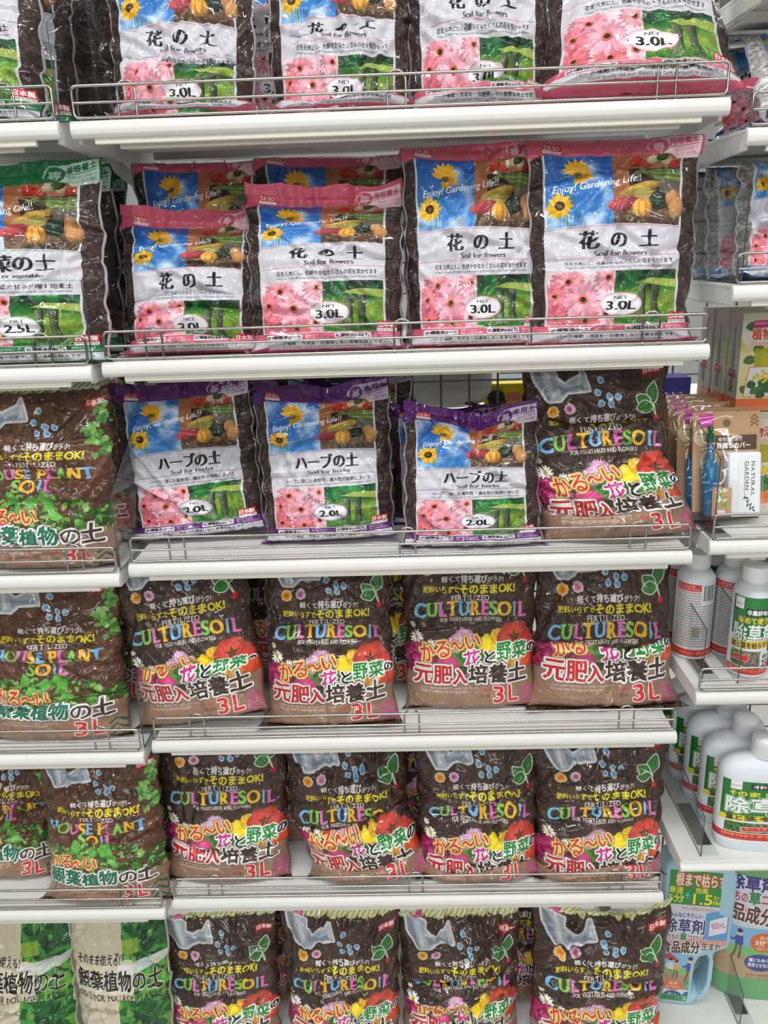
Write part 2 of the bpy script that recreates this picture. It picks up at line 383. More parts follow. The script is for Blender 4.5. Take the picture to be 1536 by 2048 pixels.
def pic_veg(c, x0, y0, x1, y1, sd):
    w, h = x1 - x0, y1 - y0; X = lambda u: x0 + u * w; Y = lambda v: y0 + v * h; s = w / 200.
    c.rect(x0, y0, x1, y1, (188, 120, 78)); c.rect(X(.22), Y(.2), x1, Y(.62), (58, 42, 32)); c.rect(X(.68), Y(.33), x1, Y(.6), (112, 108, 98))
    c.rect(x0, Y(.72), x1, y1, (122, 96, 70)); c.rect(X(.3), Y(.88), x1, y1, (92, 72, 54))
    c.noise(x0, Y(.6), x1, y1, .5, 14 * s, sd)
    for u, v, r, col in ((.36, .1, .11, (196, 48, 30)), (.5, .13, .09, (208, 70, 36)), (.62, .08, .1, (222, 205, 170)), (.8, .12, .09, (214, 190, 150)), (.9, .17, .08, (190, 50, 36)), (.74, .05, .08, (60, 92, 40))): c.ell(X(u), Y(v), r * w, r * w * .75, col, shade=.5)
    for k in range(8): c.line([(X(.3 + .02 * k), Y(.27 - .012 * k)), (X(.62), Y(.22 + .018 * k)), (X(1), Y(.25 + .022 * k))], 5 * s, ((120, 150, 66), (88, 120, 48), (150, 168, 96))[k % 3])
    c.ell(X(.42), Y(.47), .3 * w, .08 * h, (206, 172, 70), rot=-.25, shade=.5)
    for k in range(6): leaf(c, X(.05), Y(.6), (.45 + .06 * k) * w, .03 * w, -.38 + .07 * k, (196, 178, 92) if k % 2 else (160, 160, 80), vein=False)
    c.ell(X(.16), Y(.68), .26 * w, .1 * h, (184, 78, 84), rot=-.12, shade=.5)
    c.ell(X(.68), Y(.65), .16 * w, .125 * h, (44, 66, 50), shade=.5, ribs=3)
    c.ell(X(.9), Y(.62), .11 * w, .12 * h, (205, 152, 100), shade=.5); c.ell(X(.96), Y(.75), .11 * w, .15 * h, (212, 156, 98), shade=.5)
    c.a[int(y0):int(y1), int(x0):int(x1)] *= np.array([.86, .84, .84])
    c.ell(X(.43), Y(.74), .15 * w, .135 * h, (232, 168, 70), shade=.45, ribs=4); c.line([(X(.42), Y(.6)), (X(.43), Y(.655))], 5 * s, (150, 130, 60))

def pic_gerb(c, x0, y0, x1, y1, sd):
    rg = np.random.default_rng(sd); w, h = x1 - x0, y1 - y0
    t = Cv(int(w), int(h), (236, 208, 216))
    for u, v, r, col in ((.9, .12, .24, (240, 168, 180)), (.3, .18, .27, (240, 160, 172)), (.1, .45, .24, (232, 128, 142)), (.88, .8, .25, (244, 184, 194)), (.12, .86, .24, (226, 112, 128)), (.56, .92, .25, (228, 118, 126)), (.52, .52, .3, (242, 166, 182))):
        gerbera(t, u * w, v * h, r * w, col, rg)
    c.a[int(y0):int(y0) + t.h, int(x0):int(x0) + t.w] = t.a

def pic_grass(c, x0, y0, x1, y1, sd):
    x0, y0, x1, y1 = map(int, (x0, y0, x1, y1)); h, w = y1 - y0, x1 - x0
    n = fbm(h, w, 24, sd)[..., None]; f = fbm(h, w, 5, sd + 1)[..., None]
    g = np.linspace(0, 1, h)[:, None, None]
    base = np.array([46, 128, 40]) + (np.array([150, 190, 70]) - np.array([46, 128, 40])) * np.clip(1.3 - np.abs(g - .6) * 3.4, 0, 1)
    a = base * (.44 + .76 * (.5 * n + .5 * f))
    t = Cv(w, h); t.a = np.clip(a, 0, 255)
    d = np.clip((.4 - g[..., 0]) * 5, 0, 1) * np.ones((h, w)); t.put(d, 0, 0, (30, 96, 48))
    blot = fbm(h, w, 50, sd + 3); t.put(np.clip((blot - .5) * 5, 0, 1) * d, 0, 0, (14, 44, 26)); t.put(np.clip((.45 - blot) * 5, 0, .9) * d, 0, 0, (52, 150, 60))
    t.poly([(.3 * w, .24 * h), (.55 * w, .15 * h), (w, .18 * h), (w, .34 * h), (.6 * w, .27 * h)], (176, 186, 84), .85)
    for bx, ft, dk in ((.36, -.07, 1), (.57, .07, .82)):
        B = lambda u, v: ((bx + u) * w, v * h)
        t.poly([B(0, .28), B(.15, .28), B(.135, .7), B(.15 + max(ft, 0), .88), B(.15 + max(ft, 0) * 1.5, .95), B(min(ft, 0) * 1.5, .95), B(min(ft, 0), .88), B(.02, .7)], np.array([84, 98, 72]) * dk)
        t.poly([B(.01, .3), B(.05, .3), B(.06, .72), B(.05 + ft * .5, .9), B(.02 + ft * .6, .9), B(.035, .7)], np.array([124, 134, 100]) * dk, .8); t.poly([B(.105, .3), B(.15, .3), B(.132, .7), B(.14 + max(ft, 0) * .6, .9), B(.11, .9), B(.1, .7)], (36, 48, 34), .75)
    rg = np.random.default_rng(sd)
    for k in range(140):
        u, v = rg.random() * w, h * (.8 + .22 * rg.random())
        t.line([(u, v), (u + rg.normal() * 4, v - 9 - rg.random() * 14)], 1.6, (60 + rg.random() * 70, 130 + rg.random() * 60, 40), .7)
    c.a[y0:y1, x0:x1] = t.a

def soil_canvas(w, h, col, sd, amp=.55):
    c = Cv(w, h, col); c.noise(0, 0, w, h, amp, 9, sd); c.noise(0, 0, w, h, .3, 60, sd + 9); return c

def tag_japan(c, x0, y0, x1, y1, sub=True):
    c.rect(x0, y0, x1, y1, (200, 44, 44)); h = y1 - y0
    c.txt('日本製', (x0 + .08 * (x1 - x0), y0 + .15 * h, x1 - .08 * (x1 - x0), y1 - .15 * h), (250, 250, 250), bold=.5)
    if sub:
        c.rect(x0, y1, x1, y1 + .42 * h, (240, 240, 240)); c.txt('MADE IN JAPAN', (x0 + 3, y1 + .08 * h, x1 - 3, y1 + .34 * h), (40, 40, 40))
def brand_box(c, x0, y0, x1, y1, col=(188, 36, 40)):
    c.rect(x0, y0, x1, y1, (246, 240, 240)); m = y0 + .66 * (y1 - y0); c.rect(x0, y0, x1, m, col)
    serif_line(c, 'DAISO', x0 + 4, y0 + 4, x1 - 4, m - 4, (250, 240, 240), bold=.3)
    c.txt('Japan Quality', (x0 + 4, m + 3, x1 - 4, y1 - 3), (120, 70, 70))

def art_panel(th, dk, title, sub, jp, en, net, sd, badge='専用培養土', tx=(.29, .75), strip=.085, soil=(60, 47, 42)):
    """Bag face with clear soil sides and the four-picture panel: th theme colour, dk its dark rule colour."""
    W, H = 600, 780; c = soil_canvas(W, H, soil, sd)
    X = lambda u: u * W; Y = lambda v: v * H
    L, R = strip, .89
    th = np.array(th, float)
    c.rect(X(L), Y(.08), X(R), Y(.965), (208, 206, 213))
    c.poly([(0, 0), (W, 0), (W, Y(.13)), (X(R), Y(.095)), (X(L), Y(.095)), (0, Y(.13))], th)
    e = .014
    pic_sky(c, X(L + e), Y(.092), X(.485), Y(.42), sd); pic_veg(c, X(.485), Y(.092), X(R - e), Y(.42), sd)
    # the white band bows up over the pictures
    ux = np.linspace(0, 1, 25)
    bow = lambda v, d: [(X(L + (R - L) * t), Y(v - d * 4 * t * (1 - t))) for t in ux]
    c.poly(bow(.42, .016) + [(X(R), Y(.645)), (X(L), Y(.645))], (208, 206, 213))
    c.line(bow(.427, .016), 2.2, dk); c.line(bow(.567, .008), 2.2, dk)
    c.txt(title, (X(tx[0]), Y(.434), X(tx[1]), Y(.516)), (28, 26, 30), mincho=6, bold=.2)
    c.txt(sub, (X(.38), Y(.527), X(.69), Y(.552)), (60, 58, 62), mincho=2)
    c.txt(jp, (X(.2), Y(.579), X(.84), Y(.603)), (40, 38, 42), bold=.4)
    c.txt(en, (X(.2), Y(.61), X(.84), Y(.624)), (70, 68, 72))
    c.txt('Enjoy! Gardening Life!!', (X(.13), Y(.205), X(.64), Y(.245)), (245, 245, 248), bold=.4, shear=.25, rot=-7)
    pic_gerb(c, X(L + e), Y(.635), X(.49), Y(.885), sd); pic_grass(c, X(.49), Y(.635), X(R - e), Y(.885), sd)
    c.ell(X(.53), Y(.79), 78, 43, dk); c.ell(X(.53), Y(.79), 75, 40.5, (236, 234, 238)); c.ell(X(.53), Y(.79), 71, 37.5, dk, al=.8); c.ell(X(.53), Y(.79), 69.5, 36, (238, 236, 240))
    c.txt('NET', (X(.49), Y(.752), X(.57), Y(.767)), (50, 48, 50), mincho=1)
    c.txt(net, (X(.445), Y(.777), X(.617), Y(.817)), (26, 24, 26), mincho=4, bold=.4)
    tag_japan(c, X(.83), Y(.835), X(.955), Y(.872))
    # foot bands
    c.rect(X(.02), Y(.888), X(.98), Y(.925), th); c.rect(X(.02), Y(.925), X(.98), Y(.968), (204, 202, 208)); c.rect(0, Y(.965), W, H, th * .97)
    c.rect(X(.11), Y(.895), X(.35), Y(.92), (234, 230, 234)); c.txt('pH調整済(5〜7)', (X(.12), Y(.898), X(.34), Y(.917)), (40, 36, 40), bold=.5)
    c.rect(X(.56), Y(.892), X(.79), Y(.917), (234, 230, 234)); c.txt('EC調整済(0.8以下)', (X(.57), Y(.895), X(.78), Y(.914)), (40, 36, 40), bold=.5)
    c.txt('植物の育成に', (X(.37), Y(.894), X(.5), Y(.905)), (240, 225, 230)); c.txt('適した酸度(pH)', (X(.37), Y(.908), X(.53), Y(.92)), (240, 225, 230))
    c.txt('植物の育成に', (X(.81), Y(.894), X(.93), Y(.905)), (240, 225, 230)); c.txt('適した塩類濃度(EC)', (X(.81), Y(.908), X(.96), Y(.92)), (240, 225, 230))
    c.txt('バーク堆肥・汚泥を一切使用しない良質な用土です', (X(.16), Y(.931), X(.86), Y(.946)), (40, 38, 40), bold=.4)
    c.txt('Good-quality soil that doesn\'t use bark compost or sludge.', (X(.22), Y(.951), X(.8), Y(.963)), (70, 68, 70))
    # brand box and badge
    brand_box(c, X(L + .01), Y(.04), X(L + .115), Y(.083))
    c.rect(0, Y(.12), 7, H, (206, 206, 210)); c.rect(W - 7, Y(.12), W, H, (206, 206, 210)); lite = th * .25 + 255 * .72
    c.poly([(X(.7), Y(.04)), (X(.74), Y(.022)), (X(.985), Y(.02)), (X(.985), Y(.13)), (X(.85), Y(.125)), (X(.82), Y(.1)), (X(.72), Y(.085)), (X(.69), Y(.06))], lite)
    c.ell(X(.755), Y(.06), 30, 27, th); c.txt(badge[0], (X(.725), Y(.04), X(.785), Y(.082)), lite, bold=.8)
    c.txt(badge[1:], (X(.81), Y(.03), X(.97), Y(.064)), th * .95, bold=1); c.rect(X(.81), Y(.07), X(.97), Y(.074), th)
    c.txt('目的に応じてお使いの', (X(.84), Y(.08), X(.97), Y(.095)), th * .95); c.txt('ブレンドされた培養土', (X(.84), Y(.1), X(.97), Y(.116)), th * .95)
    return c

WOB = lambda px, py: (px, py)
def watering_can(c, x, y, s):
    P = lambda pts: [(x + a * s, y + b * s) for a, b in pts]
    sil = P([(0, -.12), (.42, -.02), (.41, .2), (.57, .3), (.84, .15), (.92, .0), (1.02, .42), (.62, .44), (.47, .58), (.28, .58), (.04, .2)])
    c.poly(sil, (172, 180, 188), out=[(9 * s / 220, (214, 217, 221))])
    c.poly(P([(.02, -.08), (.12, -.06), (.3, .55), (.26, .55), (.06, .2)]), (128, 138, 150), .9); c.poly(P([(.2, -.04), (.3, -.02), (.4, .5), (.34, .54)]), (206, 212, 218), .9); c.poly(P([(.44, .3), (.6, .36), (.9, .3), (.94, .4), (.6, .43), (.48, .5)]), (130, 142, 156), .9); c.poly(P([(.88, .14), (.92, .06), (.98, .38), (.9, .36)]), (196, 204, 212), .9)
def drops(c, pts, s):
    for x, y in pts:
        c.poly([(x, y - 15 * s), (x + 12 * s, y - 4 * s), (x + 9 * s, y + 10 * s), (x - 4 * s, y + 12 * s), (x - 11 * s, y), (x - 8 * s, y - 12 * s)], (120, 176, 214), out=[(2.2, (226, 232, 238))]); c.poly([(x + 2 * s, y - 8 * s), (x + 9 * s, y - 2 * s), (x + 7 * s, y + 7 * s), (x, y + 4 * s)], (66, 122, 178), .8)
LETC = [(118, 182, 220), (128, 190, 84), (216, 116, 178), (226, 178, 58), (118, 178, 222), (222, 176, 60), (218, 112, 178), (128, 192, 80), (224, 178, 48), (120, 180, 222), (216, 112, 180)]
def arch(cx, k):
    return lambda px, py: (px, py + k * ((px - cx) / 250.) ** 2)
def karui(c, x0, y0, x1, y1, rot, col=(206, 62, 74)):
    o = [(5, (238, 214, 120)), (2.5, (196, 206, 90)), (2.5, (150, 80, 90))]
    n = 'かる〜い'; w = (x1 - x0) / 4.
    for i, ch in enumerate(n):
        dy = -rot * i; hh = (y1 - y0) * (1.0, .9, .35, .72)[i]
        yc = (y0 + y1) / 2 + dy
        c.txt(ch, (x0 + i * w * .97 + 3, yc - hh / 2, x0 + (i + .86) * w, yc + hh / 2), col, bold=1.2, out=o, rot=-rot * .5)

def art_culture(sd=3):
    W, H = 600, 900; c = soil_canvas(W, H, (66, 49, 40), sd, .22)
    common_head(c, True)
    serif_line(c, 'FERTILIZED', 215, 348, 385, 370, (226, 222, 216), bold=.4, warp=arch(300, 16))
    serif_line(c, 'CULTURESOIL', 48, 374, 552, 436, None, bold=1.2, fat=6, warp=arch(300, 22), cols=LETC, shear=.04)
    serif_line(c, 'FOR VEGETABLES AND FLOWERS', 165, 446, 440, 463, (224, 220, 212), bold=.4, warp=arch(300, 14))
    base = c; c = Cv(600, 760); c.a[:] = base.a[18:778]      # the flower and vegetable group
    rg = np.random.default_rng(4)
    c.poly([(0, 640), (70, 600), (300, 560), (560, 560), (600, 600), (600, 700), (0, 700)], (96, 120, 60), .0)
    for x, y, r in ((55, 520, 34), (118, 548, 26), (40, 470, 14)):
        c.line([(x, y), (x + 12, y + 40), (x + 20, y + 110)], 3, (96, 140, 60)); gerbera(c, x, y, r, (238, 238, 232), rg, (226, 170, 40), (226, 176, 40), 13)
    for k in range(9): leaf(c, 300 + 10 * k, 640, 120, 30, -2.6 + .28 * k, (64, 104, 44) if k % 2 else (92, 132, 56))
    for x, y, r, col in ((270, 520, 50, (226, 176, 208)), (225, 545, 40, (230, 186, 214))): gerbera(c, x, y, r, col, rg, (220, 190, 120), (226, 180, 150), 24)
    for k in range(7): c.ell(380 + 26 * math.cos(k * .9), 545 + 20 * math.sin(k * .9), 24, 20, (242, 214, 44), rot=k * .9, shade=.2)
    gerbera(c, 425, 515, 42, (238, 190, 50), rg, (216, 150, 30), (224, 160, 36), 26)
    # tomato, carrots and peppers, corn
    for k in range(6): c.ell(500 + 38 * math.cos(k * 1.05), 525 + 30 * math.sin(k * 1.05), 44, 40, (208, 76, 62), rot=k, shade=.25)
    c.ell(500, 525, 20, 14, (150, 40, 36), al=.6)
    for k in range(5): leaf(c, 500, 525, 34, 4, -1.6 + k * 1.25, (58, 74, 40), vein=False)
    c.ell(565, 560, 34, 36, (206, 66, 58), shade=.3)
    c.ell(520, 655, 84, 50, (226, 156, 54), rot=-.2, shade=.35, ribs=3); c.ell(575, 640, 40, 60, (212, 82, 48), rot=.3, shade=.3)
    c.rect(340, 628, 470, 690, (214, 206, 130)); yy, xx = np.mgrid[0:62, 0:130]; c.put((((xx // 7) + (yy // 7)) % 2).astype(float) * .5, 340, 628, (244, 238, 196))
    for x, y in ((315, 668), (372, 650), (440, 655)): c.ell(x, y, 34, 26, (216, 96, 84), shade=.4); c.ell(x, y - 6, 10, 6, (226, 140, 120))
    c.line([(392, 600), (388, 640), (392, 690)], [22, 14, 18], (70, 120, 58)); c.line([(150, 560), (200, 620), (230, 690)], 10, (60, 110, 44))
    # rose
    for r, a0, col in ((74, 0, (190, 44, 110)), (60, .6, (170, 34, 98)), (46, 1.3, (198, 58, 122)), (30, 2.2, (160, 30, 90)), (16, 3, (190, 60, 120))):
        for k in range(5): c.ell(52 + r * .55 * math.cos(a0 + k * 1.257), 620 + r * .5 * math.sin(a0 + k * 1.257), r * .6, r * .5, np.array(col) * (.86 + .07 * k), rot=a0 + k, shade=.3)
    for k in range(4): c.ell(190 + 22 * math.cos(k * 1.6), 640 + 20 * math.sin(k * 1.6), 36, 30, (206, 70, 128), rot=k, shade=.3)
    karui(c, 70, 545, 350, 625, 16)
    for i, (ch, col, x, y, s) in enumerate((('花', (206, 50, 140), 270, 575, 84), ('と', (30, 30, 40), 362, 578, 56), ('野', (36, 140, 60), 418, 548, 72), ('菜', (36, 140, 60), 490, 550, 72), ('の', (30, 30, 36), 560, 568, 38))):
        c.txt(ch, (x, y, x + s * .9, y + s), col, bold=1.6, out=[(6, (238, 238, 232))], rot=(-10, -6, 0, 2, 4)[i])
    base.a[18:778] = c.a; c = base
    # kraft foot
    base_foot(c, '元肥入', (192, 48, 48), '培養土', (66, 50, 42), (204, 66, 150))
    return c

def common_head(c, radish):
    W = 600
    # striped seal with a zigzag lower edge
    for k in range(-2, 34): c.poly([(k * 20, 0), (k * 20 + 11, 0), (k * 20 - 17, 40), (k * 20 - 28, 40)], (188, 190, 96) if radish else (138, 164, 92))
    m = np.zeros((44, W)); yy, xx = np.mgrid[0:44, 0:W]
    lim = 30 + 5 * np.abs((xx / 26.) % 2 - 1) * 2
    stripes = (((xx + yy * .7) // 13) % 2)[..., None] * (np.array([186, 190, 100]) if radish else np.array([140, 166, 96])) + (1 - ((xx + yy * .7) // 13) % 2)[..., None] * np.array([226, 226, 206])
    c.put((yy < lim).astype(float), 0, 0, stripes)
    c.rect(60, 14, 118, 46, (206, 46, 116)); c.txt('DAISO', (66, 24, 112, 36), (246, 220, 236))
    watering_can(c, 34, 62, 230)
    c.rect(496, 84, 580, 116, (206, 46, 44)); c.txt('日本製', (503, 89, 573, 111), (250, 250, 248), bold=.6); c.rect(496, 116, 580, 130, (140, 40, 30), .6)
    drops(c, [(318, 120), (300, 172), (348, 192), (384, 196), (312, 218), (352, 224)], 1.05)
    c.txt('軽くて', (175, 268, 258, 294), (222, 220, 216), bold=.6); c.txt('持ち運び', (262, 262, 376, 296), (226, 224, 220), bold=1.2); c.txt('がラク!', (380, 268, 448, 294), (222, 220, 216), bold=.6)
    c.txt('肥料いらずで', (92, 310, 250, 338), (222, 206, 50), bold=.8); c.txt('そのままOK!', (254, 302, 500, 342), (226, 212, 46), bold=1.8)
    if radish:
        rg = np.random.default_rng(1)
        for x, y, r, a, b in ((112, 240, 25, (232, 176, 60), (216, 110, 30)), (180, 232, 23, (214, 168, 190), (170, 60, 120))):
            for k in range(8): c.ell(x + r * .62 * math.cos(k * .785), y + r * .62 * math.sin(k * .785), r * .46, r * .42, (228, 226, 214))
            for k in range(8): c.ell(x + r * .55 * math.cos(k * .785), y + r * .55 * math.sin(k * .785), r * .42, r * .38, a)
            c.ell(x, y, r * .5, r * .5, b, al=.8, soft=8)
        for (x, y, L, wd, a) in ((530, 232, 84, 27, -1.35), (524, 240, 74, 24, -2.5), (530, 240, 66, 26, -3.3)): leaf(c, x, y, L, wd, a, (58, 118, 52), out=[(4, (222, 226, 214))])
        for k in range(3): c.line([(526 + 4 * k, 236), (534 + 4 * k, 262), (546 + k, 288)], 3, (206, 214, 190))
        c.ell(548, 298, 13, 15, (186, 40, 56), shade=.4)
    else:
        rg = np.random.default_rng(2)
        for k in range(46):
            t = k / 46.; x, y = 548 + 22 * math.sin(t * 9) + rg.normal() * 12, 120 + 200 * t
            leaf(c, x, y, 34, 12, rg.random() * 6.28, ((104, 160, 74), (72, 132, 56), (128, 178, 92))[k % 3])

def base_foot(c, a, acol, b, bcol, chev):
    W, H = 600, 900
    c.poly([(0, 704), (W, 692), (W, 872), (0, 872)], (150, 118, 96)); c.noise(0, 704, W, 872, .05, 40, 3)
    n = len(a); wa = 54 + (262 if n == 3 else 330)
    x = 40
    for ch, s, dy in zip(a, ((84, 84, 62) if n == 3 else (82, 82, 82, 82)), (0, 0, 14, 0)):
        c.txt(ch, (x, 662 + dy, x + s, 746), acol, bold=2.6, out=[(7, (238, 236, 232)), (3, (120, 100, 90))]); x += s + 4
    x += 8
    s = (562 - x) / len(b)
    for ch in b: c.txt(ch, (x, 658 if ch != 'の' else 680, x + s - 6, 746), bcol, bold=2.6 if ch != 'の' else 1.5, out=[(7, (238, 236, 232)), (3, (120, 100, 90))]); x += s
    c.txt('LIGHT, LIGHT AND EASY TO CARRY! EASY TO USE', (70, 764, 330, 774), (226, 218, 210)); c.txt('WITH NO NEED TO ADD ANY FERTILIZER!', (70, 779, 280, 789), (226, 218, 210))
    c.txt('充填時', (346, 772, 392, 788), (206, 60, 60)); c.rect(318, 796, 392, 812, (120, 96, 80)); c.rect(320, 798, 390, 810, (150, 118, 96)); c.txt('約108', (344, 799, 386, 809), (70, 50, 40))
    c.txt('3', (404, 764, 448, 832), (206, 54, 56), bold=2.4, out=[(4, (238, 230, 224))]); c.txt('L', (474, 764, 514, 832), (206, 54, 56), bold=2.4, out=[(4, (238, 230, 224))])
    for k in range(3): y = 778 + 27 * k; c.line([(530, y + 24), (560, y), (594, y + 26)], 9, chev)
    c.a[872:] = np.array([60, 46, 38]); c.noise(0, 872, W, H, .3, 8, 2)

def art_house(sd=8):
    W, H = 600, 900; c = soil_canvas(W, H, (88, 58, 40), sd, .32)
    common_head(c, False)
    serif_line(c, 'FERTILIZED', 215, 349, 385, 371, (226, 222, 216), bold=.4)
    serif_line(c, 'HOUSE PLANT', 52, 382, 530, 438, None, bold=1.2, fat=6, cols=[(118, 178, 222), (128, 190, 84), (216, 116, 178), (226, 178, 58), (118, 178, 222), (226, 178, 58), (226, 178, 58), (216, 112, 178), (128, 190, 84), (226, 178, 58), (118, 178, 222)])
    serif_line(c, 'SOIL', 200, 446, 378, 500, None, bold=1.2, fat=6, cols=[(128, 190, 84), (226, 178, 58), (118, 178, 222), (216, 112, 178)])
    rg = np.random.default_rng(11)
    for k in range(420):
        x = rg.random() * 600; top = 545 - 45 * math.sin(x / 600 * 3.1) ** 2 + 25 * math.sin(x / 37.)
        y = top + rg.random() ** .8 * (740 - top)
        col = ((70, 128, 44), (46, 100, 34), (104, 160, 62), (36, 84, 36), (132, 178, 90))[rg.integers(5)]
        leaf(c, x, y, 16 + 22 * rg.random(), 6 + 8 * rg.random(), rg.random() * 6.28, col, vein=False)
    for x, y in ((330, 560), (270, 580), (350, 600), (200, 560)):
        leaf(c, x, y, 70, 24, -1.9 + rg.random(), (92, 166, 64)); leaf(c, x, y, 60, 22, .3 + rg.random(), (112, 184, 84))
    karui(c, 40, 585, 300, 665, 3)
    base_foot(c, '観葉植物', (36, 110, 84), 'の土', (70, 58, 52), (40, 92, 76))
    return c

def art_foliage(sd=21):
    W, H = 600, 800; c = Cv(W, H, (206, 198, 172)); rg = np.random.default_rng(sd)
    for (x0, y0, x1, y1, n) in ((330, 30, 590, 210, 60), (400, 200, 590, 400, 50), (300, 400, 590, 640, 60)):
        t = Cv(x1 - x0, y1 - y0, (206, 212, 206)); w, h = x1 - x0, y1 - y0
        for k in range(n):
            cx, cy = rg.random() * w, rg.random() * h; a0 = rg.random() * 6.28
            for j in range(3): leaf(t, cx, cy, 70 + 30 * rg.random(), 22, a0 + j * .9, ((28, 92, 40), (20, 66, 34), (62, 138, 54), (96, 160, 60))[rg.integers(4)])
        c.a[y0:y1, x0:x1] = t.a
    c.poly([(330, 130), (430, 110), (430, 180), (330, 190)], (150, 178, 60), .8); c.poly([(300, 230), (590, 190), (590, 230), (300, 300)], (216, 218, 216), .85)
    c.txt('そのまま使える!', (50, 190, 320, 236), (46, 40, 36), bold=1); c.txt('観葉植物の土', (40, 262, 560, 356), (34, 30, 28), bold=2, out=[(3, (216, 214, 196))])
    serif_line(c, 'SOIL FOR FOLIAGE PLANTS', 40, 372, 560, 404, (50, 44, 40), bold=.5)
    c.txt('保水・通気性がよい多目的培養土', (60, 440, 300, 462), (80, 50, 44)); c.txt('84.53fl.oz.', (70, 596, 280, 640), (60, 52, 44), bold=.4)
    c.poly([(0, 650), (W, 680), (W, H), (0, H)], (66, 56, 48)); c.noise(0, 690, W, H, .4, 8, 4)
    c.rect(0, 0, W, 26, (206, 198, 172)); c.txt('2.5L', (90, 530, 240, 590), (60, 52, 44), bold=1.2)
    return c

def art_herbicide_small():
    W, H = 900, 420; c = Cv(W, H, (222, 226, 228))
    # front half
    c.rect(0, 0, 450, 210, (34, 122, 52)); c.rect(20, 6, 90, 66, (232, 232, 232)); c.txt('DAISO', (26, 34, 84, 48), (206, 60, 120))
    c.rect(110, 60, 300, 100, (30, 32, 30)); c.txt('非農耕地用', (118, 66, 292, 94), (240, 240, 236), bold=1)
    c.txt('薄めて使う!', (60, 106, 290, 140), (232, 200, 50), bold=1.6); c.txt('Herbicide', (320, 112, 440, 136), (230, 236, 230))
    c.txt('除草剤', (30, 144, 340, 236), (238, 240, 236), bold=2.4, out=[(4, (30, 104, 46))])
    c.ell(390, 190, 46, 40, (224, 214, 110)); c.ell(400, 200, 34, 28, (90, 160, 214))
    c.rect(340, 60, 420, 100, (206, 52, 48)); c.txt('日本製', (346, 66, 414, 94), (245, 245, 245))
    c.poly([(0, 240), (450, 222), (450, 262), (0, 284)], (222, 190, 70)); c.txt('葉と茎を枯らす!', (20, 242, 290, 274), (50, 44, 30), bold=1, rot=-2)
    c.poly([(300, 236), (440, 206), (446, 280), (306, 300)], (36, 34, 44)); c.txt('4倍希釈', (312, 226, 436, 256), (236, 214, 60), bold=1, rot=-8); c.txt('タイプ', (330, 262, 420, 288), (236, 214, 60), bold=.6, rot=-8)
    c.rect(20, 290, 240, 376, (110, 104, 92)); c.noise(20, 290, 130, 376, 1.0, 10, 4); c.a[290:376, 20:110] *= np.array([.7, 1.15, .6]); c.noise(110, 290, 240, 376, .9, 8, 6)
    c.poly([(40, 316), (130, 316), (130, 300), (166, 330), (130, 358), (130, 346), (40, 346)], (206, 52, 46), out=[(2, (238, 238, 230))])
    c.txt('約13.3㎡', (262, 306, 420, 334), (40, 44, 48), bold=1); c.txt('250mL', (256, 342, 430, 378), (36, 40, 44), bold=1.6)
    # back half
    c.rect(480, 8, 690, 48, (206, 48, 48)); c.txt('安全上の注意', (490, 14, 640, 28), (250, 240, 240)); c.txt('飲み物ではありません', (490, 30, 680, 44), (250, 240, 240))
    rg = np.random.default_rng(3)
    for k in range(22):
        y = 54 + k * 14.4
        if y > 370: break
        x = 486
        end = 690 if y < 120 else 860
        while x < end:
            w = 4 + rg.random() * 9; c.rect(x, y, min(x + w, end), y + 8, (120, 120, 122) if k % 4 else (190, 90, 86), .75); x += w + 2.5
    x = 710
    while x < 800:
        w = 1.5 + rg.random() * 4; c.rect(x, 14, x + w, 100, (30, 30, 32)); x += w + 1.5 + rg.random() * 4
    c.rect(640, 250, 700, 310, (150, 140, 120), .8)
    c.rect(0, 380, W, H, (204, 44, 40)); c.txt('飲み物ではありません 飲料ではありません', (20, 390, 430, 408), (244, 196, 120)); c.txt('飲み物ではありません 飲料ではありません', (470, 390, 880, 408), (244, 196, 120))
    return c

def art_herbicide_large():
    W, H = 900, 440; c = Cv(W, H, (228, 231, 234))
    for o in (60, 510):
        c.rect(o, 0, o + 340, 250, (26, 116, 48)); c.rect(o + 50, 0, o + 100, 60, (236, 236, 238)); c.txt('DAISO', (o + 54, 28, o + 96, 40), (206, 60, 100))
        c.rect(o + 130, 14, o + 300, 48, (28, 30, 28)); c.txt('非農耕地用', (o + 138, 20, o + 292, 43), (240, 240, 236), bold=.8)
        c.txt('そのまま使える!', (o + 50, 68, o + 320, 104), (228, 214, 50), bold=1.6)
        c.txt('除草剤', (o + 36, 114, o + 330, 226), (240, 242, 238), bold=3, out=[(3, (26, 116, 48)), (3, (220, 230, 220))])
        c.poly([(o - 4, 250), (o + 340, 226), (o + 340, 270), (o - 4, 288)], (228, 214, 46)); c.txt('葉と茎を枯らす!', (o + 40, 240, o + 320, 276), (44, 44, 34), bold=1.2, rot=-3)
        c.rect(o + 36, 294, o + 330, 366, (110, 96, 80)); c.noise(o + 36, 294, o + 330, 366, 1, 8, 5); c.a[294:366, o + 36:o + 150] *= np.array([.55, 1.1, .5])
        c.poly([(o + 110, 330), (o + 210, 316), (o + 206, 300), (o + 260, 324), (o + 222, 360), (o + 218, 344), (o + 116, 358)], (206, 58, 46), out=[(3, (240, 238, 230))]); c.txt('4〜14日で', (o + 124, 324, o + 216, 340), (244, 214, 120), rot=-8)
    c.poly([(0, 372), (W, 372), (W, 420), (0, 420)], (200, 42, 46)); c.txt('⚠飲み物ではありません 飲料ではありません', (80, 380, 420, 396), (244, 170, 90), bold=.6); c.txt('散布ではありません 誤飲に注意してください', (80, 400, 420, 414), (230, 110, 100)); c.txt('飲み物ではありません', (530, 380, 870, 400), (244, 170, 90), bold=.6)
    return c

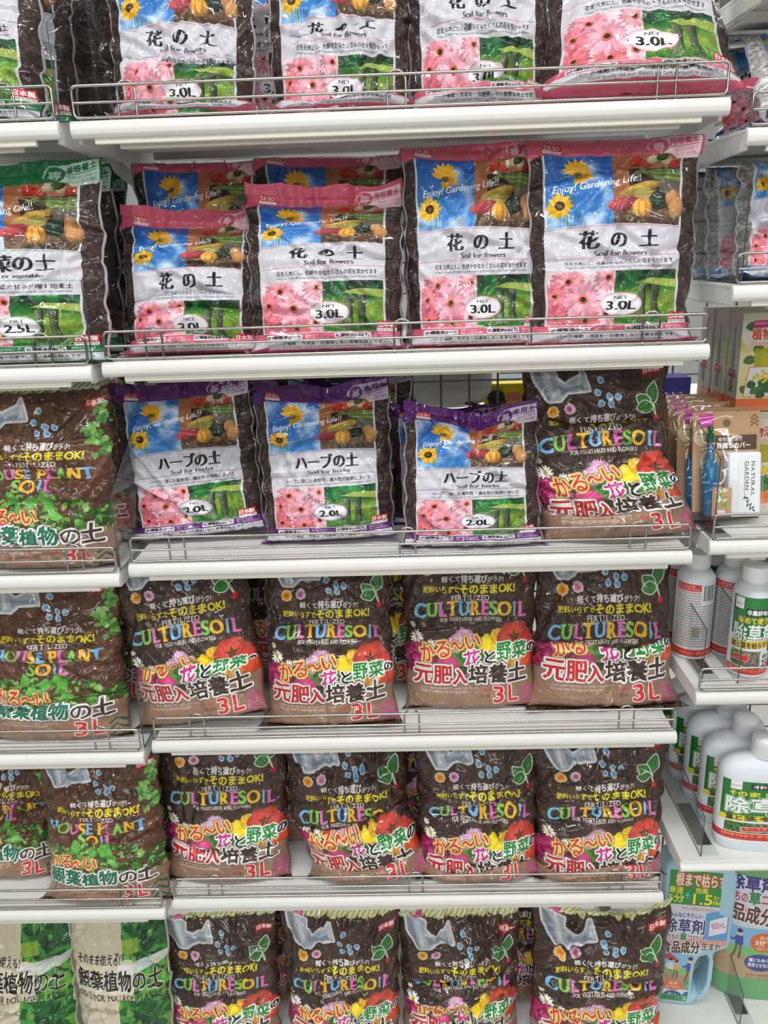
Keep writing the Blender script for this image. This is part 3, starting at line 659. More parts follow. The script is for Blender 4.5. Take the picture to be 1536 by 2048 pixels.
def figure(c, x, y, s, shirt, pants):
    c.ell(x, y, 16 * s, 18 * s, (236, 200, 170)); c.ell(x, y - 9 * s, 17 * s, 11 * s, (60, 46, 40)); c.poly([(x - 22 * s, y + 18 * s), (x + 22 * s, y + 18 * s), (x + 26 * s, y + 66 * s), (x - 22 * s, y + 66 * s)], shirt); c.line([(x - 16 * s, y + 28 * s), (x - 36 * s, y + 44 * s), (x - 50 * s, y + 36 * s)], 11 * s, shirt); c.line([(x - 10 * s, y + 64 * s), (x - 16 * s, y + 100 * s), (x - 30 * s, y + 132 * s)], 15 * s, pants); c.line([(x + 12 * s, y + 64 * s), (x + 12 * s, y + 104 * s), (x + 8 * s, y + 140 * s)], 15 * s, pants)

def art_jug(big=False):
    W, H = 420, 760; c = Cv(W, H, (206, 222, 230))
    c.rect(0, 0, W, 190, (44, 140, 56)); c.txt('根まで枯らす', (60, 14, 380, 84), (238, 226, 200), bold=2, out=[(5, (190, 70, 56))])
    c.txt('最速', (20, 92, 110, 126), (236, 222, 60), bold=1); c.txt('5分', (20, 130, 120, 178), (236, 222, 60), bold=1.6); c.txt('+', (126, 120, 156, 152), (90, 190, 216), bold=2)
    c.txt('効果', (190, 90, 270, 122), (236, 222, 60), bold=1); c.txt('1.5', (180, 126, 300, 182), (238, 226, 60), bold=2.6, out=[(2, (24, 60, 30))]); c.txt('か月', (306, 128, 380, 152), (236, 222, 60), bold=.8); c.txt('持続', (306, 156, 380, 182), (236, 222, 60), bold=.8)
    c.rect(0, 190, W, 420, (212, 220, 228)); c.poly([(270, 230), (W, 190), (W, 380), (270, 380)], (96, 164, 214)); c.poly([(300, 270), (W - 10, 236), (W - 10, 330), (300, 360)], (240, 232, 240)); c.txt('900mL', (312, 274, 400, 312), (180, 80, 140), rot=-14)
    c.txt('天然の葉緑体由来成分', (110, 200, 330, 220), (206, 90, 70)); c.txt('みんなにやさしい', (40, 236, 250, 262), (60, 60, 120), bold=.8); c.txt('除草剤', (10, 272, 270, 352), (56, 56, 120), bold=2, out=[(3, (238, 240, 244))])
    c.txt('おうちの', (10, 364, 110, 392), (190, 60, 90), bold=.8); c.txt('草', (116, 356, 160, 398), (50, 140, 60), bold=1.6); c.txt('コロリ', (166, 364, 270, 394), (190, 60, 90), bold=1)
    c.poly([(0, 404), (W, 372), (W, 410), (0, 450)], (224, 150, 130), .8); c.txt('食品成分', (4, 400, 250, 472), (86, 56, 50), bold=2.2, out=[(4, (240, 238, 234))], rot=-3); c.txt('生まれ', (262, 396, 390, 440), (86, 56, 50), bold=1, out=[(2, (240, 238, 234))])
    c.rect(0, 476, W, 620, (140, 192, 228)); c.rect(0, 560, W, 660, (132, 188, 108)); c.rect(0, 600, W, 690, (176, 146, 116))
    c.poly([(0, 490), (60, 476), (130, 520), (0, 510)], (196, 60, 56))
    figure(c, 200, 510, 1, (60, 80, 160), (126, 96, 70)); figure(c, 110, 530, .7, (236, 170, 80), (90, 110, 70)); figure(c, 70, 520, .8, (226, 226, 230), (160, 140, 120))
    for (x, y, col, t1, t2) in ((40, 640, (220, 110, 70), '最速', '5分で枯れる'), (170, 630, (90, 160, 90), '効果', '1.5か月持続'), (40, 706, (60, 76, 140), '種にも', '効く!'), (170, 700, (50, 110, 160), '発芽', 'させない')):
        c.ell(x + 60, y + 26, 64, 32, col); c.txt(t1, (x + 30, y + 6, x + 90, y + 24), (244, 244, 244)); c.txt(t2, (x + 14, y + 28, x + 106, y + 46), (244, 244, 244))
    c.rect(0, 724, W, H, (70, 150, 90)); c.txt('DANGER', (30, 734, 120, 752), (30, 60, 40)); c.txt('2L', (170, 730, 200, 752), (240, 240, 240))
    if big:
        d = Cv(620, 560, (214, 216, 226)); d.txt('除草剤', (60, 6, 330, 80), (62, 58, 130), bold=3, out=[(4, (240, 240, 246))])
        d.txt('おうちの', (20, 92, 170, 138), (196, 60, 80), bold=1.4); d.txt('草', (180, 84, 246, 146), (50, 130, 70), bold=2.4); d.txt('コロリ', (256, 94, 430, 140), (196, 60, 80), bold=1.8)
        d.poly([(0, 150), (620, 200), (620, 240), (0, 190)], (226, 140, 140), .8); d.txt('食品成分生まれ', (0, 160, 600, 250), (100, 64, 56), bold=3, out=[(5, (244, 240, 238))], rot=4)
        d.rect(0, 268, 620, 400, (136, 190, 230)); d.rect(0, 370, 620, 440, (132, 196, 110)); d.rect(0, 420, 620, 560, (190, 160, 124)); d.poly([(0, 270), (90, 300), (60, 350), (0, 330)], (206, 66, 60)); figure(d, 150, 300, 1.0, (62, 84, 160), (128, 98, 70)); figure(d, 70, 320, .8, (226, 228, 232), (150, 150, 150))
        d.ell(300, 340, 86, 52, (222, 116, 62), out=()) if False else d.ell(300, 340, 86, 52, (222, 116, 62)); d.txt('最速', (270, 304, 330, 324), (246, 240, 230)); d.txt('5分で', (248, 328, 350, 356), (248, 244, 236), bold=1.4); d.txt('枯れる', (262, 362, 340, 382), (246, 240, 230))
        d.ell(290, 450, 96, 46, (62, 74, 140)); d.txt('種にも効く!', (220, 426, 350, 446), (244, 244, 248), bold=.8); d.txt('発芽させない!', (216, 452, 360, 474), (244, 244, 248), bold=.8)
        d.txt('予定発売した植物の種や広葉雑草に', (210, 512, 420, 524), (60, 60, 60)); d.txt('かけないようにご注意ください', (210, 528, 420, 540), (60, 60, 60))
        return d
    return c

def art_box():
    """Front (left 300) and side (right 150) of the plant food box."""
    W, H = 520, 640; c = Cv(W, H, (214, 206, 150)); rg = np.random.default_rng(31)
    c.rect(0, 0, 340, 200, (222, 216, 196))
    for k in range(34):
        x, y = rg.random() * 340, rg.random() * 500
        if 90 < x < 330 and y < 330: continue
        leaf(c, x, y, 80, 30, rg.random() * 6.28, ((166, 190, 60), (120, 158, 44), (70, 110, 50), (190, 206, 84))[rg.integers(4)])
    c.rect(60, 20, 136, 92, (206, 40, 116)); c.txt('DAISO', (66, 58, 130, 72), (250, 226, 240), bold=.3)
    c.txt('植物活力液', (56, 100, 336, 170), (206, 74, 62), bold=2, out=[(4, (244, 236, 214))]); c.txt('Plant Vitality', (54, 180, 320, 214), (224, 130, 150), bold=.8, out=[(2.5, (246, 240, 226))])
    c.rect(80, 226, 340, 360, (166, 160, 26)); c.rect(120, 232, 300, 350, (190, 184, 60), .5)
    c.poly([(60, 350), (340, 350), (340, 540), (40, 540)], (216, 220, 226), out=[(5, (232, 120, 50))])
    for k in range(26): leaf(c, 180 + rg.normal() * 50, 480 + rg.normal() * 18, 60, 26, rg.random() * 6.28, (52, 92, 48) if k % 2 else (74, 120, 58))
    for k in range(70): c.ell(190 + rg.normal() * 56, 405 + rg.normal() * 22, 9, 8, (232, 200, 50) if k % 3 else (214, 166, 30), shade=.3)
    c.rect(0, 556, W, H, (224, 112, 56)); c.rect(0, 604, W, H, (214, 150, 120), .5)
    # side panel
    c.rect(340, 0, W, 556, (176, 170, 166)); c.line([(440, 96), (440, 130)], 12, (40, 60, 46)); c.line([(440, 130), (440, 200), (438, 260)], [8, 16, 40], (96, 104, 100)); c.rect(418, 250, 462, 520, (112, 120, 52)); c.rect(396, 372, 486, 424, (150, 44, 62)); c.txt('植物活力液', (402, 384, 480, 400), (226, 170, 170)); c.txt('観葉植物用', (380, 30, 500, 60), (196, 120, 100)); c.rect(400, 556, W, H, (206, 96, 50)); c.txt('35mL×10', (420, 574, 500, 592), (240, 190, 160))
    return c

def art_kraft():
    W, H = 420, 640; c = Cv(W, H, (190, 152, 112)); c.noise(0, 0, W, H, .06, 6, 7)
    c.rect(40, 10, 130, 90, (208, 64, 160)); c.txt('DAISO', (52, 52, 118, 66), (246, 214, 236), bold=.3)
    c.ell(66, 148, 58, 54, (226, 206, 160)); c.txt('観葉植物の', (28, 120, 104, 134), (110, 80, 60)); c.txt('アクセントに', (24, 142, 108, 156), (110, 80, 60))
    c.ell(212, 66, 25, 23, (120, 98, 76))
    c.rect(140, 138, 400, 226, (88, 66, 48)); c.txt('植物活力液付', (160, 150, 310, 174), (240, 232, 224), bold=.4); c.txt('目隠しカバー', (156, 182, 360, 216), (248, 244, 238), bold=1.4)
    c.txt('Hiding Cover', (160, 236, 270, 250), (196, 120, 70)); c.txt('植物活力液を隠します', (160, 256, 360, 268), (150, 110, 80))
    for k in range(3): c.line([(360, 90 - 22 * k), (384, 66 - 22 * k), (408, 88 - 22 * k)], 10, (120, 88, 64))
    c.rect(0, 590, W, H, (96, 88, 80)); return c
def art_card():
    c = Cv(160, 210, (196, 156, 118)); rg = np.random.default_rng(5)
    for k in range(26): leaf(c, 80, 120 - 30 * (k % 4), 46 + 14 * rg.random(), 5, -3.3 + 3.5 * rg.random(), (226, 232, 214) if k % 2 else (120, 166, 80), vein=False)
    c.line([(80, 150), (80, 60)], 5, (140, 176, 100)); c.rect(50, 150, 110, 190, (232, 232, 230)); c.rect(0, 190, 160, 210, (84, 76, 68)); return c
def art_cover():
    c = Cv(200, 420, (236, 237, 238)); g = (52, 74, 60)
    def vert(s, x0, x1, y0, y1):
        t = Cv(int(y1 - y0), int(x1 - x0), (236, 237, 238)); serif_line(t, s, 2, 3, t.w - 2, t.h - 3, g, bold=.2)
        c.a[int(y0):int(y0) + t.w, int(x0):int(x0) + t.h] = np.rot90(t.a, -1)
    vert('NATURAL', 118, 158, 40, 290); vert('GARDEN', 60, 100, 40, 250); c.line([(56, 44), (56, 270)], 3, g)
    c.line([(60, 270), (80, 330), (110, 360), (140, 385)], 4, g)
    for x, y, a in ((66, 290, 2.2), (70, 300, .2), (84, 335, -.9), (90, 342, 1.8), (110, 360, -.9), (116, 364, 1.6), (134, 378, -.6), (140, 385, .5)): leaf(c, x, y, 28, 7, a, g, vein=False)
    return c
# ------------------------------------------------------------------ the shop: floor, ceiling, far wall
bm = bmesh.new(); box(bm, -5, 5, -9, 4, -.13, -.08)
o = mesh_obj('floor', bm, plain('floor_tile', (196, 192, 184), .3, bump=.1), smooth=False); o['kind'] = 'structure'
bm = bmesh.new(); box(bm, -5, 5, -9, 4, 2.9, 2.95)
o = mesh_obj('ceiling', bm, plain('ceiling_board', (214, 214, 212), .8, bump=.2), smooth=False); o['kind'] = 'structure'
bm = bmesh.new(); box(bm, -5, 5, 4, 4.05, -.08, 2.9)
o = mesh_obj('wall_back', bm, plain('back_wall', (190, 192, 190), .8, bump=.1), smooth=False); o['kind'] = 'structure'

# ------------------------------------------------------------------ shelving
SD = .41                                                     # shelf depth
MAIN = [1.764, 1.435, 1.112, .7845, .449]                    # deck heights
LEFT = [1.762, 1.432, 1.104, .776, .446]
RIGHT = [1.725, 1.517, 1.127, .858, .512]
WORD = ['top', 'second', 'third', 'fourth', 'fifth']
def make_shelf(x0, x1, y, z, label, rail=True, lip=.024):
    t = thing('display_shelf', label, 'shelf', (0, 0, 0), group='white steel shelves')
    bm = bmesh.new(); box(bm, x0 + .004, x1 - .004, y + .012, y + SD, z - .006, z, .001, 1)
    box(bm, x0 + .004, x0 + .0065, y + .02, y + SD, z - .028, z - .006); box(bm, x1 - .0065, x1 - .004, y + .02, y + SD, z - .028, z - .006)
    for yy in (.15, .30): box(bm, x0 + .03, x1 - .03, y + yy, y + yy + .05, z - .022, z - .006, .002, 1)
    mesh_obj('deck', bm, DECK, t, smooth=False)
    bm = bmesh.new()
    pf = [(y + .012, z - lip), (y + .005, z - lip + .001), (y + .001, z - lip + .006), (y, z - lip * .5), (y + .0012, z - .006), (y + .005, z - .0012), (y + .012, z)]
    prism(bm, pf, x0, x1, 'X', .0012); mesh_obj('front_lip', bm, WHITE, t, angle=50)
    if rail:
        bm = bmesh.new(); box(bm, x0 + .03, x1 - .035, y + .008, y + .018, z - lip - .007, z - lip + .001, .0015, 2); mesh_obj('price_rail', bm, CREAM, t)
        bm = bmesh.new(); box(bm, x0 + .06, x1 - .06, y + .022, y + .03, z - lip - .012, z - .006, .001, 1); mesh_obj('under_channel', bm, CREAM, t)
    for bx in (x0 + .006, x1 - .009):
        bm = bmesh.new(); prism(bm, [(y + .02, z - .006), (y + .02, z - .028), (y + .2, z - .034), (y + SD, z - .075), (y + SD + .01, z - .075), (y + SD + .01, z - .006)], bx, bx + .003, 'X'); mesh_obj('bracket', bm, WHITE, t, smooth=False)
    return t
def make_guard(x0, x1, y, z, label, clips):
    t = thing('wire_guard', label, 'wire guard', (0, y, z), group='chrome wire shelf guards')
    r, h = .0065, .043
    bm = bmesh.new()
    pts = arc(x1 - r, h - r, r, 90, 0, 5, 0) + arc(x1 - r, .003 + r, r, 0, -90, 5, 0) + arc(x0 + r, .003 + r, r, -90, -180, 5, 0) + arc(x0 + r, h - r, r, 180, 90, 5, 0)
    tube(bm, pts, .0021, True); mesh_obj('frame', bm, CHROME, t, angle=80)
    bm = bmesh.new(); tube(bm, [(x0, 0, .022), (x1, 0, .022)], .0019); mesh_obj('middle_wire', bm, CHROME, t, angle=80)
    for cx in clips:
        bm = bmesh.new(); w = .0125
        tube(bm, [(cx - w, .003, -.001), (cx - w, .003, .036)] + [(px, .003, pz) for px, _, pz in arc(cx, .036, w, 180, 0, 8, 0)] + [(cx + w, .003, -.001)], .0018); mesh_obj('clip', bm, CHROME, t, angle=80)
    return t
def make_divider(x, y, z, pts, label, strip=True):
    """Clear acrylic partition: pts are (depth, height) of its sheet."""
    t = thing('shelf_divider', label, 'divider', (x, y, z), group='clear acrylic shelf dividers')
    bm = bmesh.new(); fs = prism(bm, pts, -.001, .001, 'X')
    for f in fs[2:]: f.material_index = 1
    mesh_obj('sheet', bm, [ACRYL, EDGE], t, smooth=False)
    dmax = max(p[0] for p in pts)
    bm = bmesh.new(); box(bm, -.001, .034, 0.002, dmax, 0, .0012); mesh_obj('foot', bm, ACRYL, t, smooth=False)
    if strip:
        bm = bmesh.new(); box(bm, .004, .03, .03, .15, .0012, .002); mesh_obj('magnet_strip', bm, DARK, t, smooth=False)
    return t
FULL = (-.445, .447); CL = (-.37, 0, .365)
for i, z in enumerate(MAIN):
    make_shelf(-.45, .45, 0, z, f'{WORD[i]} shelf from above of the middle bay, white steel with rounded lip')
    make_guard(-.444, .446, .009, z, f'chrome wire guard on the front edge of the {WORD[i]} middle shelf', CL)
for i, z in enumerate(LEFT):
    make_shelf(-1.352, -.459, -.02, z, f'{WORD[i]} shelf from above of the left bay, cut off by the photo edge')
    make_guard(-1.346, -.464, -.011, z, f'chrome wire guard on the {WORD[i]} shelf of the left bay', (-1.27, -.9, -.53))
for i, z in enumerate(RIGHT):
    make_shelf(.476, 1.37, 0, z, f'{WORD[i]} shelf from above of the right bay, seen at its left end', rail=i < 3, lip=.024 if i < 4 else .018)
    if i < 4: make_guard(.482, 1.364, .009, z, f'chrome wire guard on the {WORD[i]} shelf of the right bay', (.56 + .3, 1.2))
make_shelf(.476, 1.37, 0.0, 1.905, 'uppermost right shelf whose grey bracket shows in the top corner')
for x0, x1, nm in ((-1.352, -.459, 'left'), (-.45, .45, 'middle'), (.476, 1.37, 'right')):
    t = thing('base_deck', f'low white base deck at the foot of the {nm} bay', 'shelf', group='white base decks')
    bm = bmesh.new(); box(bm, x0, x1, 0, SD + .01, .01, .03, .003, 2); mesh_obj('deck', bm, DECK, t)
    bm = bmesh.new(); box(bm, x0 + .005, x1 - .005, .02, .03, -.08, .01); mesh_obj('kick_plate', bm, WHITE, t, smooth=False)
for x, w in ((-.4545, 'left and middle'), (.463, 'middle and right')):
    bm = bmesh.new(); box(bm, x - .015, x + .015, SD + .012, SD + .05, -.08, 2.1, .002, 1)
    for k in range(80):
        for dx in (-.006, .006): box(bm, x + dx - .002, x + dx + .002, SD + .0105, SD + .013, .1 + k * .025, .115 + k * .025, mat=1)
    tag(mesh_obj('shelf_post', bm, [WHITE, plain('slot_dark', (40, 40, 40), .7)], smooth=False), f'slotted white steel post between the {w} bays', 'post', 'slotted shelf posts')
def wire_grid(x0, x1, nm):
    t = thing('wire_grid_panel', f'grey wire grid panel closing the back of the {nm} bay', 'grid panel', (0, SD + .028, 0), group='wire grid back panels')
    bm = bmesh.new(); x = x0
    while x <= x1: tube(bm, [(x, 0, .05), (x, 0, 2.05)], .0022, seg=6); x += .0572
    mesh_obj('upright_wires', bm, GRID, t); bm = bmesh.new(); z = .06
    while z < 2.05: tube(bm, [(x0, -.004, z), (x1, -.004, z)], .0018, seg=6); z += .0576
    mesh_obj('cross_wires', bm, GRID, t)
wire_grid(-.4385, .4385, 'middle'); wire_grid(-1.34, -.472, 'left'); wire_grid(.482, 1.36, 'right')

# clear partitions at the bay ends
DV = [(0, 0), (0, .10), (.12, .17), (.38, .17), (.38, 0)]
for i, lab in ((0, 'clear acrylic divider at the right end of the top left shelf'), (1, 'clear acrylic divider at the right end of the second left shelf'), (2, 'clear acrylic divider beside the empty right end of the third left shelf'), (3, 'clear acrylic divider at the right end of the fourth left shelf')):
    make_divider(-.462, 0, LEFT[i], [(0, 0), (0, .12), (.14, .2), (.26, .2), (.26, 0)], lab, strip=False)
make_divider(.49, .012, RIGHT[1], [(0, 0), (0, .13), (.14, .16), (.36, .16), (.36, 0)], 'clear acrylic divider left of the blue fertilizer bag')
make_divider(.484, .012, RIGHT[2], [(0, 0), (0, .132), (.13, .175), (.37, .175), (.37, 0)], 'clear acrylic divider in front of the kraft paper packs')
make_divider(.498, .04, RIGHT[3], [(0, 0), (0, .10), (.15, .12), (.34, .12), (.34, 0)], 'clear acrylic divider left of the two rows of small herbicide bottles')
make_divider(.556, .034, RIGHT[3], [(0, 0), (0, .12), (.15, .14), (.34, .14), (.34, 0)], 'clear acrylic divider passing the small green label bottle', strip=False)
make_divider(.519, .024, RIGHT[4], [(0, 0), (0, .085), (.2, .115), (.37, .115), (.37, 0)], 'clear acrylic divider left of the big herbicide bottles')
make_divider(.66, .09, .03, [(0, 0), (0, .085), (.2, .16), (.3, .16), (.3, 0)], 'clear acrylic divider between the blue jug and green bottle')

# ------------------------------------------------------------------ printed artwork
ART = {}
def art(k, c): ART[k] = film_mat(k + '_film', c.image(k + '_print'))
FL_J, FL_E = '花を元気にし、色鮮やかなたくさんの花を咲かせます', 'Helps to make flowers healthy and a great number of brilliant flowers bloom.'
art('flower', art_panel((210, 92, 116), (206, 120, 140), '花  の  土', 'Soil for flowers', FL_J, FL_E, '3.0L', 11))
art('vegetable', art_panel((26, 110, 62), (70, 150, 110), '野菜の土', 'Soil for vegetables', 'たっぷりで野菜の甘みが増す培養土', 'A generous amount of organic nutrients helps to increase sweetness.', '2.5L', 12))
art('herb', art_panel((94, 38, 112), (120, 70, 140), 'ハーブの土', 'Soil for herbs', 'ハーブに適した通気性・通水性が抜群に良い土', 'Good soil remarkably with excellent aeration and water conductivity characteristics suitable for herbs.', '2.0L', 13, badge='基本用土'))
art('fertilizer', art_panel((44, 104, 166), (70, 120, 180), '花の肥料', 'Fertilizer', '鉢花・草花・観葉植物', 'For potted flowers and foliage plants', '400g', 14, badge='園芸肥料', soil=(132, 126, 122)))
art('lime', art_panel((70, 48, 120), (110, 90, 150), '苦土石灰', 'Magnesia lime', '酸度を調整する土壌改良材', 'Adjusts the acidity of the soil', '500g', 15, badge='園芸石灰', soil=(206, 204, 198)))
art('culture', art_culture()); art('house', art_house()); art('foliage', art_foliage())
# ------------------------------------------------------------------ filled plastic bags
SEAL = {'flower': (.045, .978), 'vegetable': (.045, .978), 'herb': (.045, .978), 'fertilizer': (.05, .975), 'lime': (.05, .975), 'culture': (.03, .968), 'house': (.03, .968), 'foliage': (.03, .968)}
def gridmesh(name, P, UV, mat, parent, wrap=False):
    """P (rows, cols, 3) points, UV (rows, cols(+1), 2)."""
    R, K = P.shape[:2]; me = bpy.data.meshes.new(name)
    n = K if wrap else K - 1
    i, j = np.meshgrid(np.arange(R - 1), np.arange(n), indexing='ij'); j2 = (j + 1) % K
    F = np.stack([i * K + j, i * K + j2, (i + 1) * K + j2, (i + 1) * K + j], -1).reshape(-1, 4)
    jj = j + 1
    U = np.stack([UV[i, j], UV[i, jj], UV[i + 1, jj], UV[i + 1, j]], 2).reshape(-1, 2)
    me.vertices.add(R * K); me.vertices.foreach_set('co', P.reshape(-1).astype(np.float32))
    me.loops.add(F.size); me.loops.foreach_set('vertex_index', F.reshape(-1).astype(np.int32))
    me.polygons.add(len(F)); me.polygons.foreach_set('loop_start', (np.arange(len(F)) * 4).astype(np.int32)); me.polygons.foreach_set('use_smooth', np.ones(len(F), bool))
    me.update(calc_edges=True); uv = me.uv_layers.new(name='UVMap'); uv.data.foreach_set('uv', U.reshape(-1).astype(np.float32))
    me.materials.append(mat); me.validate()
    return link(bpy.data.objects.new(name, me), parent)
def sm(x): x = np.clip(x, 0, 1); return x * x * (3 - 2 * x)
def bag(kind, x, yf, z, w, h, label, T=.034, lean=7, roll=0, yaw=0, seed=1, cr=(), ear=.012, dip=0, flare=0, flap=.012, wr=1.0, detail=1.0, fold=0, group=None, name='soil_bag', taper=0, skew=0):
    """A pillow bag standing at (x, yf) on z. cr: folds (v at left, v at right, depth, width, shortening)."""
    rg = np.random.default_rng(seed * 7 + 3)
    w *= 1.045
    nu, nv, nb = int(58 * detail), int(84 * detail), int(12 * detail)
    u = np.linspace(0, 1, nu); v = np.linspace(0, 1, nv)
    U, V = np.meshgrid(u, v)
    def surf(U, V, front):
        t = np.abs(2 * U - 1)
        cross = np.clip(1 - (t / .985) ** 2.5, 0, 1) ** .62
        bt = np.clip(V / .11, 0, 1); pb = (1 - (1 - bt) ** 3) ** (1 / 2.2)
        tp = np.clip((V - .25) / .75, 0, 1); pt = np.clip(1 - tp ** 2.6, 0, 1) ** .75
        prof = pb * pt * (1 + .22 * np.exp(-((V - .22) / .2) ** 2))
        X = (U - .5) * w * (1 - .05 * prof * (1 - V * .3)) * (1 + flare * (1 - V) ** 2 - taper * V)
        X = X + skew * sm((.55 - V) / .55) * w
        ys = -T * .55                                             # bottom seam sits toward the front
        base = ys * (1 - np.clip(V / .12, 0, 1)) ** 1.5
        Y = base + (-T if front else T) * prof * cross * (1 if front else .9)
        Z = V * h
        return X, Y, Z, cross, prof, t
    X, Y, Z, cross, prof, t = surf(U, V, True)
    # lumps, crinkles and side puckers
    lump = fbm(nv, nu, 22 * detail, seed * 5 + 1, 2) - .5
    m1 = 1 - np.abs(2 * fbm(nv, nu, 15 * detail, seed * 5 + 2, 2) - 1); m2 = 1 - np.abs(2 * fbm(nv, nu, 7 * detail, seed * 5 + 3, 2) - 1)
    act = wr * (.45 + .55 * V) * np.clip(prof * cross + .25, 0, 1)
    D = -.012 * lump * cross * prof - act * (.0065 * (m1 ** 6 - .3) + .003 * (m2 ** 5 - .3))
    edge = np.exp(-(1 - t) / .16) - np.exp(-1 / .16)
    ph = rg.random() * 6; fq = 30 + 14 * rg.random()
    D += .0032 * wr * edge * np.sin(V * fq + ph + 2.2 * np.sin(V * 9 + ph)) * np.sign(U - .5 + 1e-6)
    for q in range(13):                                           # straight tension creases
        a = rg.random() * math.pi; cx, cy = rg.random() * .9 + .05, .15 + rg.random() * .8; ln = .12 + .32 * rg.random()
        dx, dy = (U - cx) * w, (V - cy) * h; al = dx * math.cos(a) + dy * math.sin(a); ac = -dx * math.sin(a) + dy * math.cos(a)
        D += -.005 * wr * np.exp(-(al / (ln * .5)) ** 2) * (np.exp(-(ac / .0042) ** 2) - .8 * np.exp(-((ac - .008) / .0055) ** 2))
    for q in range(4):                                            # puckers falling from the top seal
        cx = .1 + .8 * rg.random(); ac = (U - cx - (1 - V) * (rg.random() - .5) * .6) * w
        D += -.005 * wr * np.exp(-((1 - V) / .16) ** 2) * (np.exp(-(ac / .006) ** 2) - .6 * np.exp(-((ac - .012) / .008) ** 2))
    for (vl, vr, dep, wd, sh) in cr:
        # wavy fold line across the bag
        line = vl + (vr - vl) * U + .02 * np.sin(U * 7 + seed)
        d = (V - line) * h
        D += dep * (np.exp(-(d / wd) ** 2) - .75 * np.exp(-((d + 1.5 * wd) / (1.2 * wd)) ** 2)) * np.clip(cross * 1.3, 0, 1)
        Z = Z - sh * sm((d / wd + .6) / 1.4) * 1.0
        Y = Y - dep * .5 * sm((.5 - d / wd)) * np.clip(cross, 0, 1) * prof
    Y = Y + D
    # flop of the upper bag backward
    if fold: k = sm((V - .55) / .45); Y = Y + fold * k * .02; Z = Z - fold * k * .03; Y = Y + fold * .004 * np.sin(V * 60 + 3 * U) * k
    topl = ear * (np.abs(2 * u - 1) ** 2.5) - dip * np.exp(-((u - .5 - .15 * (rg.random() - .5)) / .16) ** 2)
    Z = Z + topl[None] * sm((V - .75) / .25)
    twv = .006 * np.sin(u * 5 + ph) + .003 * np.sin(u * 13 + ph)
    Y = Y + twv[None] * sm((V - .8) / .2)
    X = X + .0022 * np.sin(V * fq * .8 + ph) * np.sign(U - .5) * t ** 6
    # back skin shares both side edges with the front
    ub = np.linspace(1, 0, nb + 2)[1:-1]; UB, VB = np.meshgrid(ub, v)
    XB, YB, ZB, cb, pb_, tb = surf(UB, VB, False)
    wl = UB
    e0 = (Z[:, :1] - v[:, None] * h); e1 = (Z[:, -1:] - v[:, None] * h)
    ZB = VB * h + e0 * (1 - wl) + e1 * wl
    zt = np.interp(ub, u, topl); ZB += (zt[None] - (topl[0] * (1 - ub) + topl[-1] * ub)[None]) * sm((VB - .75) / .25)
    dY0 = Y[:, :1] - surf(u[:1][None] * np.ones((nv, 1)), v[:, None], True)[1]; dY1 = Y[:, -1:] - surf(np.ones((nv, 1)), v[:, None], True)[1]
    YB = YB + dY0 * (1 - wl) + dY1 * wl
    if fold: k = sm((VB - .55) / .45); YB = YB + (fold * k * .02) - (fold * k * .02) * ((1 - wl) + wl)
    k = sm((VB - .8) / .2); YB += k * (np.interp(ub, u, twv) - (twv[0] * (1 - ub) + twv[-1] * ub))[None]
    yt, zt_ = np.interp(ub, u, Y[-1]), np.interp(ub, u, Z[-1]); YB[-1] = yt; ZB[-1] = zt_
    YB[0] = np.interp(ub, u, Y[0]); ZB[0] = np.interp(ub, u, Z[0])
    P = np.stack([np.concatenate([X, XB], 1), np.concatenate([Y, YB], 1), np.concatenate([Z, ZB], 1)], -1)
    s0, s1 = SEAL[kind]
    vt = 1 - s1 + V * (s1 - s0); vb = 1 - s1 + VB * (s1 - s0)
    UVf = np.stack([U, vt], -1); UVb = np.stack([.03 + .02 * UB, vb], -1)
    UVa = np.concatenate([UVf, UVb, UVf[:, :1]], 1)
    # seals
    nt = 6; tt = np.linspace(0, 1, nt)[:, None]; hs = s0 * h / (s1 - s0) + .006
    tw = rg.normal() * .35
    PT = np.stack([np.broadcast_to(X[-1], (nt, nu)) + 0 * tt, Y[-1][None] + tt * hs * (tw + .5 * np.sin(u * 4 + ph)[None]), Z[-1][None] + tt * hs * (.9 + .12 * np.sin(u * 17 + ph)[None])], -1)
    UT = np.stack([np.broadcast_to(u, (nt, nu)), 1 - s0 + tt * s0 + 0 * u[None]], -1)
    fl = flap; fz = np.linspace(0, 1, nt)[:, None]
    wob = .0035 * np.sin(u * 9 + ph) + .0025 * np.sin(u * 23 + ph * 2)
    PB = np.stack([X[0][None] * (1 + .03 * fz), Y[0][None] - fz * (fl + np.abs(wob[None]) * 1.2), Z[0][None] + fz * (.002 + np.abs(wob)[None] * .9)], -1)[::-1]
    UB2 = np.stack([np.broadcast_to(u, (nt, nu)), (1 - s1) * (1 - fz[::-1] * .98) + 0 * u[None]], -1)[::1]
    UB2 = np.stack([np.broadcast_to(u, (nt, nu)), (1 - s1) * fz * .95 + 0 * u[None]], -1)
    root = thing(name, label, 'bag' if name != 'soil_bag' else 'soil bag', rot=(math.radians(-lean), math.radians(roll), math.radians(yaw)), group=group)
    M = np.array(root.rotation_euler.to_matrix())
    al = np.concatenate([P.reshape(-1, 3), PB.reshape(-1, 3)]) @ M.T
    lo = al[:, 1][al[:, 2] < al[:, 2].min() + .09].min()
    dz = z - al[:, 2].min() + .0005
    above = [s for s in (LEFT if x < -.459 else MAIN if x < .47 else RIGHT) + [1.905 if x > .47 else 2.4] if s > z + .05]
    zm = min(above) - .034 - dz
